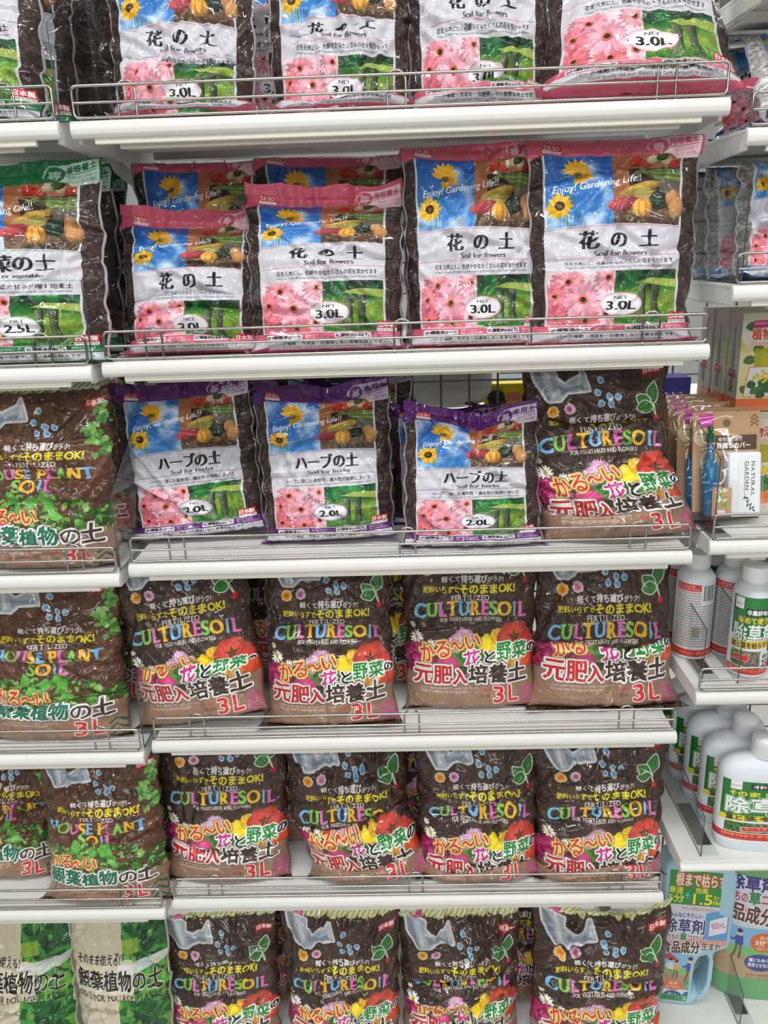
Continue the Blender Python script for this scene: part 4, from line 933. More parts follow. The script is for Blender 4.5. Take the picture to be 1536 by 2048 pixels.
    def tuck(Q):                                                  # slack film bends back under the shelf above
        W = Q.reshape(-1, 3) @ M.T
        ov = np.maximum(W[:, 2] - (zm - .012), 0); lim = .012 * (1 - np.exp(-ov / .012))
        W[:, 1] += (ov - lim) * .95; W[:, 2] += lim - ov
        return (W @ M).reshape(Q.shape)
    P, PT = tuck(P), tuck(PT)
    root.location = (x, yf - lo - flap * .5, dz)
    b = gridmesh('film_body', P, UVa, ART[kind], root, wrap=True)
    gridmesh('top_seal', PT, UT, ART[kind], root); gridmesh('bottom_seal', PB, UB2, ART[kind], root)
    return root
M1, M2, M3, M4, M5 = MAIN; L1, L2, L3, L4, L5 = LEFT; BZ = .03
PF, PH, PC, PP = 'pink flower soil bags', 'purple herb soil bags', 'brown culture soil bags', 'house plant soil bags'
# -- top shelf
bag('flower', -.303, .03, M1, .205, .262, 'pink-printed flower soil bag at the left end of the top middle shelf', seed=1, lean=10, cr=[(.075, .07, .008, .010, .028), (.42, .36, .007, .012, .012)], group=PF)
bag('flower', -.078, .03, M1, .2, .262, 'pink flower soil bag second from left on the top middle shelf', seed=2, lean=9, cr=[(.075, .08, .008, .010, .028), (.5, .58, .006, .01, .01)], group=PF)
bag('flower', .118, .03, M1, .2, .30, 'pink flower soil bag third from left on the top middle shelf', seed=3, lean=8, cr=[(.13, .14, .010, .014, .02)], group=PF)
bag('flower', .342, 0.012, M1, .262, .29, 'slumped pink flower soil bag overhanging the right end of the top middle shelf', seed=4, lean=28, wr=.6, flap=.006, T=.042, flare=.12, cr=[(.64, .57, .010, .02, .014)], taper=.12, group=PF)
bag('flower', -.19, .17, M1, .22, .29, 'flower soil bag behind the two leftmost bags of the top middle shelf', seed=5, group=PF, detail=.6)
bag('flower', -0.398, 0.15, M1, 0.12, .29, 'flower soil bag turned sideways at the left end of the top middle shelf', seed=6, yaw=158, group=PF, detail=.7)
bag('flower', .21, .17, M1, .22, .29, 'flower soil bag behind the slumped bag on the top middle shelf', seed=7, group=PF, detail=.6)
bag('vegetable', -.602, -.002, L1, .225, .295, 'green-edged vegetable soil bag on the top left shelf', seed=8, lean=9)
bag('vegetable', -.578, .11, L1, .19, .28, 'vegetable soil bag behind the front one on the top left shelf', seed=9, lean=6, detail=.6)
# -- second shelf
bag('flower', -.326, .028, M2, .212, 0.282, 'short crumpled pink flower soil bag at the left front of the second middle shelf', seed=11, lean=8, fold=1.1, cr=[(.41, .45, .012, .013, .016), (.28, .32, .009, .012, .010), (.12, .11, .010, .012, .016)], group=PF)
bag('flower', -.115, .022, M2, .236, 0.274, 'pink flower soil bag with a puckered title, second from left on the second middle shelf', seed=12, lean=8, fold=1.2, cr=[(.56, .50, .006, .011, .008)], group=PF)
bag('flower', 0.116, 0.048, M2, 0.215, .283, 'upright pink flower soil bag third from left on the second middle shelf', seed=13, lean=4, group=PF, ear=.016)
bag('flower', .315, .024, M2, .245, .285, 'large smooth pink flower soil bag at the right front of the second middle shelf', seed=14, lean=4, cr=[(.40, .46, .005, .009, .004)], group=PF, ear=.010)
bag('flower', -.32, .15, M2, .215, .29, 'back-row flower soil bag rising above the short crumpled one', seed=15, lean=3, group=PF, detail=.7)
bag('flower', -.112, .14, M2, .23, .29, 'back-row flower soil bag rising above the puckered one', seed=16, lean=3, group=PF, detail=.7)
bag('flower', .12, .15, M2, .23, .285, 'back-row flower soil bag hidden behind the third one of the second shelf', seed=17, lean=3, group=PF, detail=.6)
bag('vegetable', -.572, -.004, L2, .262, .27, 'green vegetable soil bag marked 2.5L at the front of the second left shelf', seed=18, lean=6, ear=.022)
bag('vegetable', -.577, .12, L2, .24, .27, 'vegetable soil bag standing behind the 2.5L one on the second left shelf', seed=19, lean=3, detail=.6)
# -- third shelf
bag('herb', -0.358, 0.085, M3, 0.232, .25, 'tilted purple herb soil bag at the left of the third middle shelf', seed=21, lean=8, roll=-5, cr=[(.28, .33, .005, .01, .004)], wr=1.2, T=.03, group=PH)
bag('herb', -.13, .066, M3, .222, .25, 'purple herb soil bag in the centre of the third middle shelf', seed=22, lean=8, roll=-2, T=.032, cr=[(.68, .74, .006, .009, .006)], dip=.004, group=PH)
bag('herb', .108, .032, M3, .232, 0.212, 'low purple herb soil bag with sagging top, right of the centre one', seed=23, lean=8, T=.03, dip=.016, ear=.012, taper=.1, group=PH)
bag('herb', -0.335, 0.2, M3, .215, .262, 'back-row herb soil bag behind the tilted purple one', seed=24, lean=3, detail=.7, group=PH)
bag('herb', -0.105, 0.19, M3, .232, .258, 'back-row herb soil bag with a V-shaped dip in its purple top', seed=25, lean=3, detail=.8, dip=.03, ear=.02, group=PH)
bag('herb', .075, .16, M3, .2, .19, 'back-row herb soil bag peeping out left of the low purple one', seed=26, lean=5, detail=.6, group=PH)
bag('culture', 0.323, 0.028, M3, .225, .32, 'slumped brown culture soil bag at the right end of the third middle shelf', seed=27, lean=9, roll=-2.5, T=.045, flare=.14, skew=.13, cr=[(.68, .62, .010, .014, .016), (.14, .19, .008, .012, .012)], wr=1.6, group=PC)
bag('culture', 0.342, 0.2, M3, 0.22, 0.275, 'culture soil bag standing behind the slumped one on the third shelf', seed=28, lean=4, roll=4, detail=.7, group=PC)
bag('house', -0.43, 0.31, M3, 0.17, .30, 'leafy house plant soil bag far back at the left of the third middle shelf', seed=29, lean=2, detail=.6, group=PP)
bag('house', -.585, -.004, L3, .225, .29, 'house plant soil bag at the front of the third left shelf', seed=30, lean=6, cr=[(.5, .52, .006, .012, .006)], T=.04, group=PP)
bag('house', -.583, .13, L3, .215, .30, 'house plant soil bag behind the front one on the third left shelf', seed=31, lean=3, detail=.7, group=PP)
# -- fourth shelf
bag('culture', -0.368, 0.03, M4, 0.23, .33, 'brown culture soil bag leaning left at the left of the fourth middle shelf', seed=41, lean=7, roll=-7.5, T=.04, cr=[(.36, .31, .010, .013, .014)], flap=.018, group=PC)
bag('culture', -0.143, 0.036, M4, 0.216, .312, 'brown culture soil bag with an arched title, second on the fourth middle shelf', seed=42, lean=9, T=.042, flare=.1, cr=[(.58, .50, .007, .012, .003)], flap=.026, group=PC)
bag('culture', 0.108, 0.085, M4, 0.235, .345, 'tall smooth culture soil bag third on the fourth middle shelf', seed=43, lean=5, T=.034, wr=.7, flap=.012, group=PC)
bag('culture', 0.348, 0.08, M4, 0.234, .365, 'culture soil bag with a sagging folded belly at the right of the fourth middle shelf', seed=44, lean=8, T=.038, flare=.14, cr=[(.335, .345, .016, .011, .058)], flap=.03, group=PC)
bag('culture', -.245, .20, M4, 0.185, .33, 'culture soil bag in the dark gap behind the two leftmost ones of the fourth shelf', seed=45, lean=2, detail=.6, group=PC)
bag('culture', -.055, .175, M4, 0.185, .33, 'culture soil bag half hidden behind the one with an arched title', seed=46, lean=3, detail=.7, group=PC)
bag('house', -0.625, 0.016, L4, 0.236, .30, 'house plant soil bag at the front of the fourth left shelf', seed=47, lean=6, T=.04, cr=[(.2, .28, .007, .012, .012)], flare=.06, group=PP)
bag('house', -.588, .15, L4, .22, .30, 'house plant soil bag behind the front one on the fourth left shelf', seed=48, lean=3, detail=.7, group=PP)
# -- fifth shelf
bag('culture', -0.358, 0.04, M5, 0.236, .33, 'culture soil bag at the left of the fifth middle shelf', seed=51, lean=5, T=.04, wr=.8, cr=[(.22, .2, .006, .01, .008)], group=PC)
bag('culture', -0.118, 0.018, M5, 0.22, .33, 'crumpled culture soil bag slumped over its right foot on the fifth middle shelf', seed=52, lean=7, T=.042, skew=.14, flare=.02, roll=-2, cr=[(.38, .50, .018, .014, .03), (.12, .14, .008, .012, .02)], wr=1.4, group=PC)
bag('culture', 0.12, 0.022, M5, 0.222, .33, 'culture soil bag third from left on the fifth middle shelf', seed=53, lean=5, T=.04, cr=[(.5, .62, .006, .012, .008), (.1, .12, .008, .012, .036)], group=PC)
bag('culture', 0.345, 0.018, M5, 0.236, .33, 'culture soil bag at the right end of the fifth middle shelf', seed=54, lean=5, T=.042, cr=[(.46, .6, .008, .012, .01), (.1, .13, .008, .012, .036)], group=PC)
bag('culture', -.185, .15, M5, .215, .33, 'culture soil bag showing its left edge behind the crumpled one on the fifth shelf', seed=55, lean=3, detail=.7, group=PC)
bag('culture', .24, .17, M5, .22, .29, 'culture soil bag in the gap behind the two right-hand ones on the fifth shelf', seed=56, lean=3, detail=.6, group=PC)
bag('house', -.575, -.006, L5, .215, .29, 'house plant soil bag near the right end of the fifth left shelf', seed=57, lean=5, T=.04, cr=[(.46, .43, .006, .012, .008)], flare=.08, group=PP)
bag('house', -.785, .06, L5, .2, .27, 'house plant soil bag cut by the left photo edge on the fifth shelf', seed=58, lean=9, T=.035, cr=[(.5, .5, .008, .012, .01)], group=PP)
bag('house', -.583, .125, L5, .21, .30, 'house plant soil bag behind the front one on the fifth left shelf', seed=59, lean=3, detail=.7, group=PP)
# -- base deck
bag('culture', -0.398, 0.03, BZ, 0.225, .292, 'culture soil bag at the left of the middle base deck', seed=61, lean=5, T=.042, ear=.006, group=PC)
bag('culture', -0.154, 0.03, BZ, 0.23, .292, 'culture soil bag with a gathered top, second on the middle base deck', seed=62, lean=5, T=.042, wr=1.2, group=PC)
bag('culture', 0.085, 0.03, BZ, 0.235, .292, 'culture soil bag with a twisted belly, third on the middle base deck', seed=63, lean=5, T=.042, cr=[(.48, .56, .012, .014, .018)], wr=1.5, group=PC)
bag('culture', 0.351, 0.0, BZ, 0.262, .298, 'culture soil bag tilted right at the right end of the middle base deck', seed=64, lean=7, roll=3, T=.044, cr=[(.56, .52, .006, .012, .006)], wr=1.4, ear=.018, group=PC)
bag('culture', 0.215, 0.15, BZ, .2, .298, 'culture soil bag standing behind and between the two right base deck bags', seed=65, lean=3, detail=.7, group=PC)
bag('culture', -0.265, 0.16, BZ, .21, .292, 'culture soil bag in the dark gap behind the two left base deck bags', seed=66, lean=3, detail=.6, group=PC)
bag('foliage', -0.588, 0.0, BZ, .19, 0.325, 'cream foliage plant soil bag at the right end of the left base deck', seed=67, lean=6, T=.036, wr=.8, group='cream foliage soil bags')
bag('foliage', -0.785, 0.0, BZ, .2, 0.325, 'cream foliage plant soil bag cut by the left photo edge on the base deck', seed=68, lean=6, T=.036, wr=.8, group='cream foliage soil bags')
# -- right bay bags
FT, LM = 'blue fertilizer bags', 'purple and white lime bags'
bag('lime', 0.62, .03, RIGHT[0], .21, 0.2, 'white lime bag with pink flowers at the front of the top right shelf', seed=71, lean=36, T=.03, group=LM, name='lime_bag')
bag('lime', 0.58, 0.15, RIGHT[0], 0.155, 0.165, 'purple and white lime bag standing behind on the top right shelf', seed=72, lean=12, roll=-8, yaw=-20, T=.028, group=LM, name='lime_bag', detail=.7)
bag('lime', 0.720, 0.25, RIGHT[0], 0.17, 0.17, 'lime bag with a blue sky picture at the back of the top right shelf', seed=73, lean=8, roll=5, T=.026, group=LM, name='lime_bag', detail=.7)
bag('fertilizer', .588, .05, RIGHT[1], .17, .19, 'blue fertilizer bag marked 400g at the front of the second right shelf', seed=74, lean=6, roll=2, T=.026, ear=.02, group=FT, name='fertilizer_bag', wr=1.4)
bag('fertilizer', .575, .13, RIGHT[1], .17, .185, 'blue fertilizer bag behind the 400g front one', seed=75, lean=6, roll=-2, T=.024, group=FT, name='fertilizer_bag', detail=.7)
for q, (x, y, w, lab) in enumerate(((.575, .2, .165, 'third blue fertilizer bag behind the 400g front one'), (.58, .27, .165, 'rearmost blue fertilizer bag on the second right shelf'))): bag('fertilizer', x, y, RIGHT[1], w, .18, lab, seed=76 + q, lean=4, T=.024, group=FT, name='fertilizer_bag', detail=.6)
bag('vegetable', -.585, .24, L2, .22, .28, 'rearmost vegetable soil bag on the second left shelf', seed=80, lean=2, detail=.6)
bag('flower', -.34, .26, M2, .19, .27, 'flower soil bag in the dark at the back left of the second middle shelf', seed=81, lean=2, detail=.6, group=PF)
bag('flower', -0.455, 0.31, M1, 0.13, .28, 'flower soil bag at the dark back left corner of the top middle shelf', seed=82, lean=2, yaw=176, detail=.5, group=PF)
bag('culture', .02, .165, M5, .19, .30, 'culture soil bag in the dark gap behind the crumpled one and its right neighbour', seed=83, lean=2, detail=.6, group=PC)
bag('vegetable', -.532, .30, L1, .12, .28, 'vegetable soil bag turned back to front, rear right corner of top left shelf', seed=84, lean=2, yaw=178, detail=.5)
# ------------------------------------------------------------------ goods of the right bay
def uv_face(bm, f, uvs):
    l = bm.loops.layers.uv.verify()
    for lp, q in zip(f.loops, uvs): lp[l].uv = q
def quad(bm, p, uvs=((0, 0), (1, 0), (1, 1), (0, 1)), mat=0):
    f = bm.faces.new([bm.verts.new(q) for q in p]); f.material_index = mat; uv_face(bm, f, uvs); return f
BOXM = print_mat('plant_food_carton', art_box().image('carton_print'), .45)
CARD = plain('plain_carton', (206, 200, 178), .6)
def carton(x, y, z, label, first=None):
    if first is None:
        t = thing('plant_food_box', label, 'box', group='green and orange plant food boxes')
        w, d, h = .105, .055, .166
        bm = bmesh.new()
        quad(bm, [(0, 0, 0), (w, 0, 0), (w, 0, h), (0, 0, h)], ((0, 0), (.654, 0), (.654, 1), (0, 1)))
        quad(bm, [(0, d, 0), (0, 0, 0), (0, 0, h), (0, d, h)], ((.7, 0), (1, 0), (1, 1), (.7, 1)))
        quad(bm, [(w, 0, 0), (w, d, 0), (w, d, h), (w, 0, h)], ((.7, 0), (1, 0), (1, 1), (.7, 1)))
        quad(bm, [(w, d, 0), (0, d, 0), (0, d, h), (w, d, h)], ((0, 0), (.654, 0), (.654, 1), (0, 1)))
        quad(bm, [(0, d, 0), (w, d, 0), (w, 0, 0), (0, 0, 0)], mat=1)
        bmesh.ops.remove_doubles(bm, verts=bm.verts[:], dist=1e-5); mesh_obj('carton_body', bm, [BOXM, CARD], t, smooth=False)
        bm = bmesh.new(); box(bm, .0005, w - .0005, .0005, d - .0005, h - .001, h, .0003, 1); box(bm, .0005, w - .0005, -.0003, .0, h - .012, h); mesh_obj('lid_flap', bm, CARD, t, smooth=False)
    else:
        t = first.copy(); link(t); t['label'] = label
        for ch in first.children: c = ch.copy(); link(c, t)
    t.location = (x, y, z); return t
R1, R2, R3, R4, R5 = RIGHT
c0 = carton(.574, .2, R3 + .168, 'upper plant food box at the front of its stack on the third right shelf')
carton(.572, .262, R3 + .168, 'upper plant food box standing second in the stack behind', c0)
carton(.57, .326, R3 + .168, 'upper plant food box at the back of the stack', c0)
carton(.576, .2, R3, 'lower plant food box at the front, under the upper stack', c0)
carton(.572, .262, R3, 'lower plant food box second from the front of the stack', c0)
carton(.57, .326, R3, 'lower plant food box at the back of the stack', c0)
# small dark blue cartons at the very back
bm = bmesh.new(); box(bm, .482, .54, .33, .39, R3, R3 + .21, .001, 1); box(bm, .482, .54, .329, .3305, R3 + .12, R3 + .132, mat=1)
for a in range(5): prism(bm, [(.512 + .014 * math.cos(math.radians(90 + a * 72 + d)), R3 + .17 + .014 * math.sin(math.radians(90 + a * 72 + d)) ) if d else (.512 + .006 * math.cos(math.radians(54 + a * 72)), R3 + .17 + .006 * math.sin(math.radians(54 + a * 72))) for d in (0, .001)] + [(.512 + .006 * math.cos(math.radians(126 + a * 72)), R3 + .17 + .006 * math.sin(math.radians(126 + a * 72))), (.512, R3 + .17)], .3285, .33, 'Y')
tag(mesh_obj('carton', bm, [plain('indigo_carton', (66, 66, 150), .4), plain('pale_stripe', (170, 172, 200), .5)], smooth=False), 'indigo carton at the back left of the third right shelf', 'box')
# kraft packs
KR = print_mat('kraft_card', art_kraft().image('kraft_print'), .7, 0); COV = print_mat('white_cover_print', art_cover().image('cover_print'), .35, .3); CDM = print_mat('card_print', art_card().image('card_print'), .6, 0)
BLUE = plain('blue_liquid_bottle', (50, 140, 200), .18, trans=.35, coat=.5); GRN = plain('green_cap', (22, 96, 58), .3); PLAS = plain('white_plastic', (232, 234, 236), .35); FILM = clear_mat('clear_bag_film', (.97, .97, .97))
def kraft(x, y, label, first=None, rz=0):
    if first is None:
        t = thing('plant_tonic_pack', label, 'pack', group='kraft paper plant tonic packs')
        w, h = .112, .183
        bm = bmesh.new()
        quad(bm, [(0, 0, .004), (w, 0, .004), (w, .012, h), (0, .012, h)]); quad(bm, [(w, .0012, .004), (0, .0012, .004), (0, .0132, h), (w, .0132, h)], ((0, .1), (.1, .1), (.1, .3), (0, .3)))
        mesh_obj('backing_card', bm, KR, t, smooth=False)
        bm = bmesh.new(); lathe(bm, [(.0, .0), (.0125, .001), (.014, .004), (.014, .078), (.012, .086), (.006, .098), (.0048, .122), (.0042, .124)], seg=20)
        for q in bm.verts: q.co += Vector((.026, -.0085 + q.co.z * .06, .012))
        bt = mesh_obj('tonic_bottle', bm, BLUE, t)
        bm = bmesh.new(); lathe(bm, [(.006, .121), (.0062, .136), (.004, .138), (.0026, .140), (.0045, .142), (.0045, .148), (.003, .15), (0, .15)], seg=16)
        for q in bm.verts: q.co += Vector((.026, -.0085 + q.co.z * .06, .012))
        mesh_obj('cap', bm, GRN, bt)
        bm = bmesh.new(); box(bm, .05, .104, -.026, -.001, .012, .118, .004, 3)
        for q in bm.verts: q.co.y += q.co.z * .06
        cv = mesh_obj('hiding_cover', bm, PLAS, t)
        bm = bmesh.new(); quad(bm, [(.066, -.0256, .016), (.1, -.0256, .016), (.1, -.0196, .114), (.066, -.0196, .114)]); mesh_obj('printed_face', bm, COV, cv, smooth=False)
        bm = bmesh.new(); box(bm, .022, .054, -.0262, -.0255, .01, .062); l = bm.loops.layers.uv.verify()
        for f in bm.faces:
            for lp in f.loops: lp[l].uv = ((lp.vert.co.x - .022) / .032, (lp.vert.co.z - .01) / .052)
        mesh_obj('picture_card', bm, CDM, t, smooth=False)
        # clear sleeve
        k, nv_ = 18, 24; uu, vv = np.meshgrid(np.linspace(0, 1, k), np.linspace(0, 1, nv_))
        Y = -.028 * np.sin(np.pi * np.clip(uu * 1.06 - .03, 0, 1)) ** .35 * np.clip(1.25 - vv * 1.3, 0.05, 1) ** .6 + .012 * vv + .0025 * (fbm(nv_, k, 4, 5) - .5) * 2 - .003
        gridmesh('clear_sleeve', np.stack([-.006 + uu * (w + .012), Y, .001 + vv * (h + .004)], -1), np.stack([uu, vv], -1), FILM, t)
    else:
        t = first.copy(); link(t); t['label'] = label
        for ch in first.children:
            c = ch.copy(); link(c, t)
            for g in ch.children: link(g.copy(), c)
    t.location = (x, y, R3 + .0015); t.rotation_euler = (math.radians(-7), 0, rz); return t
k0 = kraft(.478, .095, 'front kraft pack with blue bottle and white cover on the third right shelf', rz=.03)
kraft(.452 + .012, .135, 'kraft pack directly behind the front one, its blue bottle half seen', k0, -.02)
kraft(.466, .19, 'third kraft pack from the front behind the acrylic sheet', k0)
kraft(.474, .235, 'fourth kraft pack from the front, only its top showing', k0, .02)
kraft(.479, .275, 'rearmost kraft pack with a chevron mark on top', k0)
# small herbicide bottles
HS = print_mat('small_herbicide_label', art_herbicide_small().image('small_label'), .35, .4); HDPE = plain('milky_bottle_plastic', (214, 220, 222), .38)
def bottle_small(x, y, deg, label, first=None):
    if first is None:
        t = thing('herbicide_bottle', label, 'bottle', group='small herbicide bottles'); r = .033
        bm = bmesh.new(); lathe(bm, [(.0, 0), (r - .003, 0), (r, .003), (r, .008), (r, .148), (r, .152), (r - .003, .158), (.024, .165), (.0195, .168), (.0195, .178), (.0, .178)]); mesh_obj('bottle_body', bm, HDPE, t)
        bm = bmesh.new(); lathe(bm, [(r + .0003, .007), (r + .0003, .149)], uvrange=(.007, .149), seg=48)
        for f in [f for f in bm.faces if len(f.verts) > 4]: bm.faces.remove(f)
        mesh_obj('label_wrap', bm, HS, t)
        bm = bmesh.new(); n = 48; lathe(bm, [(.0218, .172), (.022, .173), (.022, .193), (.0205, .197), (0, .1975)], seg=n)
        for q in bm.verts:
            if .1725 < q.co.z < .194 and round(math.atan2(q.co.y, q.co.x) / (2 * math.pi) * n) % 2: q.co.x *= .972; q.co.y *= .972
        mesh_obj('screw_cap', bm, PLAS, t)
    else:
        t = first.copy(); link(t); t['label'] = label
        for ch in first.children: link(ch.copy(), t)
    t.location = (x, y, R4 + .0005); t.rotation_euler = (0, 0, math.radians(deg)); return t
s0 = bottle_small(.588, .082, 8, 'small herbicide bottle with green label facing out, foremost in the right row')
bottle_small(.515, .152, 172, 'small herbicide bottle turned to its printed back, front of the left row', s0)
bottle_small(.585, .156, 165, 'small herbicide bottle turned to its back behind the green-faced one', s0)
bottle_small(.512, .224, 168, 'second small herbicide bottle from the front of the left row', s0)
bottle_small(.510, .296, -10, 'third small herbicide bottle of the left row showing 250', s0)
bottle_small(.585, .228, -8, 'third small herbicide bottle of the right row', s0)
bottle_small(.655, .10, 5, 'small herbicide bottle at the right photo edge', s0)
# large herbicide bottles
HL = print_mat('large_herbicide_label', art_herbicide_large().image('large_label'), .35, .4); MILK = plain('milk_white_plastic', (222, 228, 234), .34)
def bottle_large(x, y, deg, label, first=None):
    if first is None:
        t = thing('herbicide_bottle', label, 'bottle', group='large herbicide bottles'); ex, ey = 1, .42; r = .074
        bm = bmesh.new(); lathe(bm, [(0, 0), (r * .9, 0), (r * .97, .006), (r, .016), (r, .02), (r, .146), (r, .152), (r * .98, .160), (r * .9, .172), (r * .72, .182), (r * .45, .187), (.022, .189), (.02, .192)], ex, ey, pw=2.6); mesh_obj('bottle_body', bm, MILK, t)
        bm = bmesh.new(); lathe(bm, [(r + .0004, .02), (r + .0004, .148)], ex, ey + .004, uvrange=(.02, .148), seg=56, pw=2.6)
        for f in [f for f in bm.faces if len(f.verts) > 4]: bm.faces.remove(f)
        mesh_obj('label_wrap', bm, HL, t)
        bm = bmesh.new(); lathe(bm, [(.0215, .188), (.022, .189), (.0215, .212), (.0225, .214), (.0215, .222), (.016, .2265), (0, .228)], seg=32); mesh_obj('flip_cap', bm, PLAS, t)
    else:
        t = first.copy(); link(t); t['label'] = label
        for ch in first.children: link(ch.copy(), t)
    t.location = (x, y, R5 + .0005); t.rotation_euler = (0, 0, math.radians(deg)); return t
l0 = bottle_large(.628, .062, -6, 'large white herbicide bottle, foremost of its file on the fifth right shelf')
for i, (x, y, w) in enumerate(((.622, .13, 'second'), (.616, .198, 'third'), (.61, .266, 'fourth'), (.604, .334, 'fifth'))): bottle_large(x, y, -5, f'{w} large white herbicide bottle from the front of the file', l0)
bottle_large(.79, .07, -4, 'large white herbicide bottle beyond the right photo edge file', l0)
# pale blue jug with a handle
JUG = plain('pale_blue_plastic', (170, 206, 222), .36); JL = print_mat('jug_label', art_jug().image('jug_print'), .35, .4)
t = thing('weedkiller_jug', 'pale blue weedkiller jug with a handle on the right base deck', 'jug', (.502, .15, BZ + .0005), (0, 0, math.radians(-8)))
KX = 1.12
out = [(.0, .004), (.004, 0), (.062, 0), (.074, .006), (.09, .03), (.1, .06), (.1, .125), (.104, .132), (.122, .142), (.126, .15), (.126, .30), (.118, .318), (.085, .332), (.02, .332), (.004, .32), (0, .31)]
hole = [(.070, .026), (.078, .028), (.088, .044), (.091, .07), (.091, .112), (.086, .121), (.076, .116), (.069, .098), (.067, .06), (.067, .034)]
out = [(a * KX, b * KX) for a, b in out]; hole = [(a * KX, b * KX) for a, b in hole]
bm = bmesh.new()
D = .062
for yy, sgn in ((0, 1), (D, -1)):
    vo = [bm.verts.new((p[0], yy, p[1])) for p in out]; vh = [bm.verts.new((p[0], yy, p[1])) for p in hole]
    eo = [bm.edges.new((vo[i], vo[(i + 1) % len(vo)])) for i in range(len(vo))]; eh = [bm.edges.new((vh[i], vh[(i + 1) % len(vh)])) for i in range(len(vh))]
    bmesh.ops.triangle_fill(bm, use_beauty=True, edges=eo + eh)
    if sgn == 1: A, Bh = vo, vh
for a, b in ((A, vo), (Bh, vh)):
    for i in range(len(a)): bm.faces.new((a[i], a[(i + 1) % len(a)], b[(i + 1) % len(a)], b[i]))
bmesh.ops.recalc_face_normals(bm, faces=bm.faces[:])
bev = [e for e in bm.edges if len(e.link_faces) == 2 and abs(e.verts[0].co.y - e.verts[1].co.y) < 1e-6 and e.calc_face_angle(0) > .8]
bmesh.ops.bevel(bm, geom=bev, offset=.009, segments=4, affect='EDGES', profile=.5)
mesh_obj('jug_body', bm, JUG, t, angle=40)
bm = bmesh.new()
lab = [(.010, .012), (.058, .012), (.060, .03), (.060, .1), (.066, .122), (.08, .134), (.116, .146), (.118, .156), (.118, .215), (.1, .22), (.1, .31), (.01, .31)]
f = bm.faces.new([bm.verts.new((p[0] * KX, -.0006, p[1] * KX)) for p in lab]); uv_face(bm, f, [((p[0] - .005) / .113, (p[1] - .012) / .298) for p in lab]); mesh_obj('front_label', bm, JL, t, smooth=False)
bm = bmesh.new(); lathe(bm, [(.026, .370), (.027, .373), (.026, .40), (.022, .404), (0, .405)], seg=32)
for q in bm.verts: q.co.x += .055; q.co.y += D / 2
mesh_obj('screw_cap', bm, PLAS, t)
# rounded bottle with a green base
GB = print_mat('green_bottle_label', art_jug(True).image('green_bottle_print'), .35, .4); GP = plain('green_bottle_plastic', (128, 196, 132), .3, trans=.25, coat=.3)
t = thing('weedkiller_bottle', 'round-shouldered weedkiller bottle with green base at the right photo edge', 'bottle', (.732, .2, BZ + .0005), (0, 0, math.radians(-6)))
bm = bmesh.new(); r = .1; lathe(bm, [(0, 0), (r * .9, 0), (r * .97, .008), (r, .022), (r, .26), (r * .94, .315), (r * .7, .35), (.03, .37), (.028, .38)], 1, .5, seg=56, pw=2.5); mesh_obj('bottle_body', bm, GP, t)
bm = bmesh.new(); lathe(bm, [(r + .0005, .06), (r + .0005, .26), (r * .945 + .0005, .315)], 1, .505, seg=56, uvrange=(.05, .32), pw=2.5)
for f in [f for f in bm.faces if len(f.verts) > 4]: bm.faces.remove(f)
l = bm.loops.layers.uv.verify()
for f in bm.faces:
    for lp in f.loops: lp[l].uv = ((lp[l].uv.x * 2 - .02) % 1.0 if False else min(max(lp.vert.co.x / .2 + .52, 0), 1), lp[l].uv.y)
mesh_obj('label_wrap', bm, GB, t)
bm = bmesh.new(); lathe(bm, [(.03, .376), (.031, .38), (.03, .41), (0, .412)], seg=32); mesh_obj('screw_cap', bm, PLAS, t)

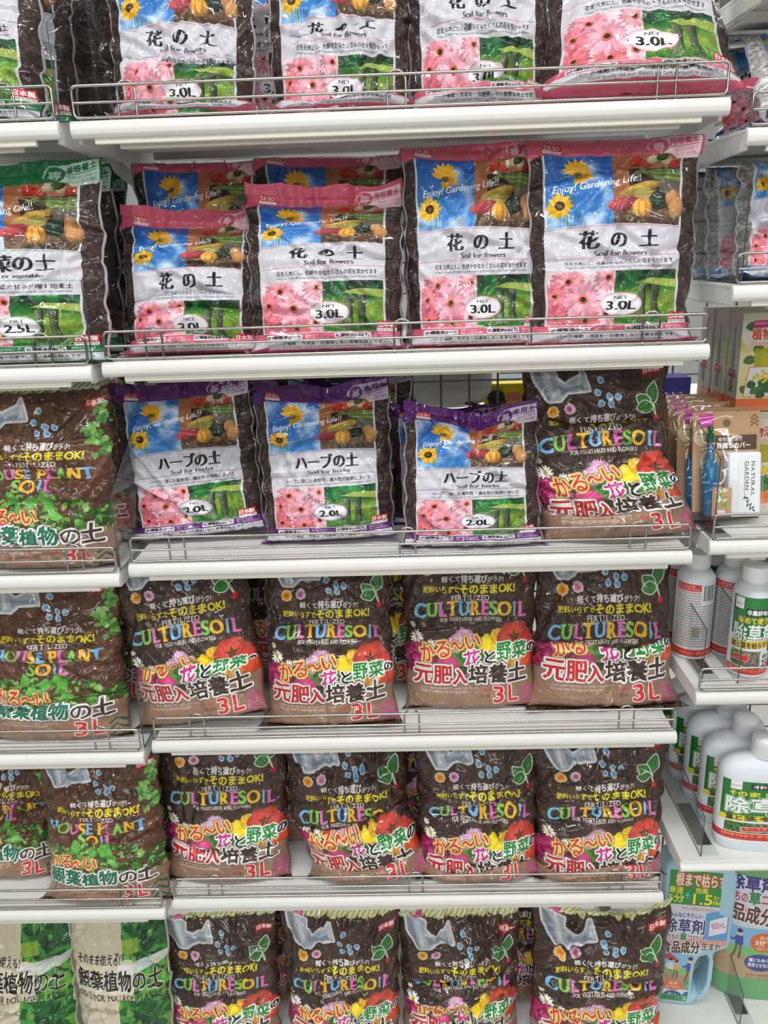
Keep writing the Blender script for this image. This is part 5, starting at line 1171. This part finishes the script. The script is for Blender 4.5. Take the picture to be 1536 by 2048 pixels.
# ------------------------------------------------------------------ goods of the next aisle, seen through the grid
t = thing('plastic_scoop', 'large white plastic scoop hanging beyond the wire grid', 'scoop', (.10, .50, 1.265))
bm = bmesh.new(); prof = [(.045, 0), (.07, .008), (.084, .03), (.094, .12), (.094, .15), (.088, .15), (.086, .12), (.076, .034), (.06, .014), (0, .012)]
lathe(bm, [(.0, 0)] + prof, 1, .45, seg=40); mesh_obj('bowl', bm, plain('off_white_plastic', (214, 212, 204), .4), t)
bm = bmesh.new(); tube(bm, [(.03, 0, .15), (.045, .0, .2), (.05, 0, .27)], .012, seg=12); mesh_obj('handle', bm, plain('off_white_plastic', (214, 212, 204), .4), t)
t = thing('yellow_tool_pack', 'yellow carded tool with two dark round grips beyond the wire grid', 'tool pack', (.215, .50, 1.245))
bm = bmesh.new(); box(bm, -.045, .075, 0, .03, 0, .065, .006, 3); mesh_obj('body', bm, plain('yellow_plastic', (232, 206, 40), .4), t)
for gx in (-.02, .052):
    bm = bmesh.new(); lathe(bm, [(0, 0), (.017, 0), (.018, .004), (.014, .007), (0, .007)], seg=28)
    for q in bm.verts: q.co = Vector((gx + q.co.x, -.001 - q.co.z, .034 + q.co.y))
    mesh_obj('round_grip', bm, plain('black_rubber', (44, 44, 46), .6), t)
bm = bmesh.new(); box(bm, .003, .03, -.001, .0, .028, .045); mesh_obj('price_sticker', bm, plain('pink_sticker', (230, 130, 120), .5), t, smooth=False)
def slab_thing(name, label, cat, pts, y, col, th=.02):
    bm = bmesh.new(); prism(bm, pts, y, y + th, 'Y', .003); return tag(mesh_obj(name, bm, plain(name + '_plastic', col, .5), smooth=False), label, cat)
slab_thing('garden_trowel', 'dark steel trowel blade slanting beyond the wire grid', 'trowel', [(.10, 1.29), (.19, 1.262), (.2, 1.25), (.12, 1.275), (.095, 1.283)], .47, (50, 56, 66), .006)
slab_thing('tool_pouch', 'white and blue packet beyond the wire grid near the brown bags', 'packet', [(.2, 1.33), (.262, 1.33), (.262, 1.42), (.2, 1.42)], .49, (150, 164, 196), .012)
slab_thing('storage_sack', 'dark grey sack beyond the wire grid behind the purple bags', 'sack', [(-.42, 1.2405), (.01, 1.2405), (.03, 1.27), (.0, 1.36), (-.06, 1.40), (-.42, 1.40)], .53, (52, 54, 58), .08)
slab_thing('blue_packet', 'slanting white and blue packet left of the white scoop', 'packet', [(-.12, 1.28), (-.105, 1.28), (-.06, 1.40), (-.085, 1.40)], .5, (70, 104, 160), .008)
for i, (z, lab) in enumerate(((1.24, 'shelf of the next aisle carrying the scoop beyond the wire grid'),)):
    bm = bmesh.new(); box(bm, -1.35, 1.36, .46, .86, z - .02, z, .002, 1); tag(mesh_obj('aisle_shelf', bm, WHITE, smooth=False), lab, 'shelf')
if _fo is not None:
    d = _fo.data; bpy.data.objects.remove(_fo); bpy.data.curves.remove(d)
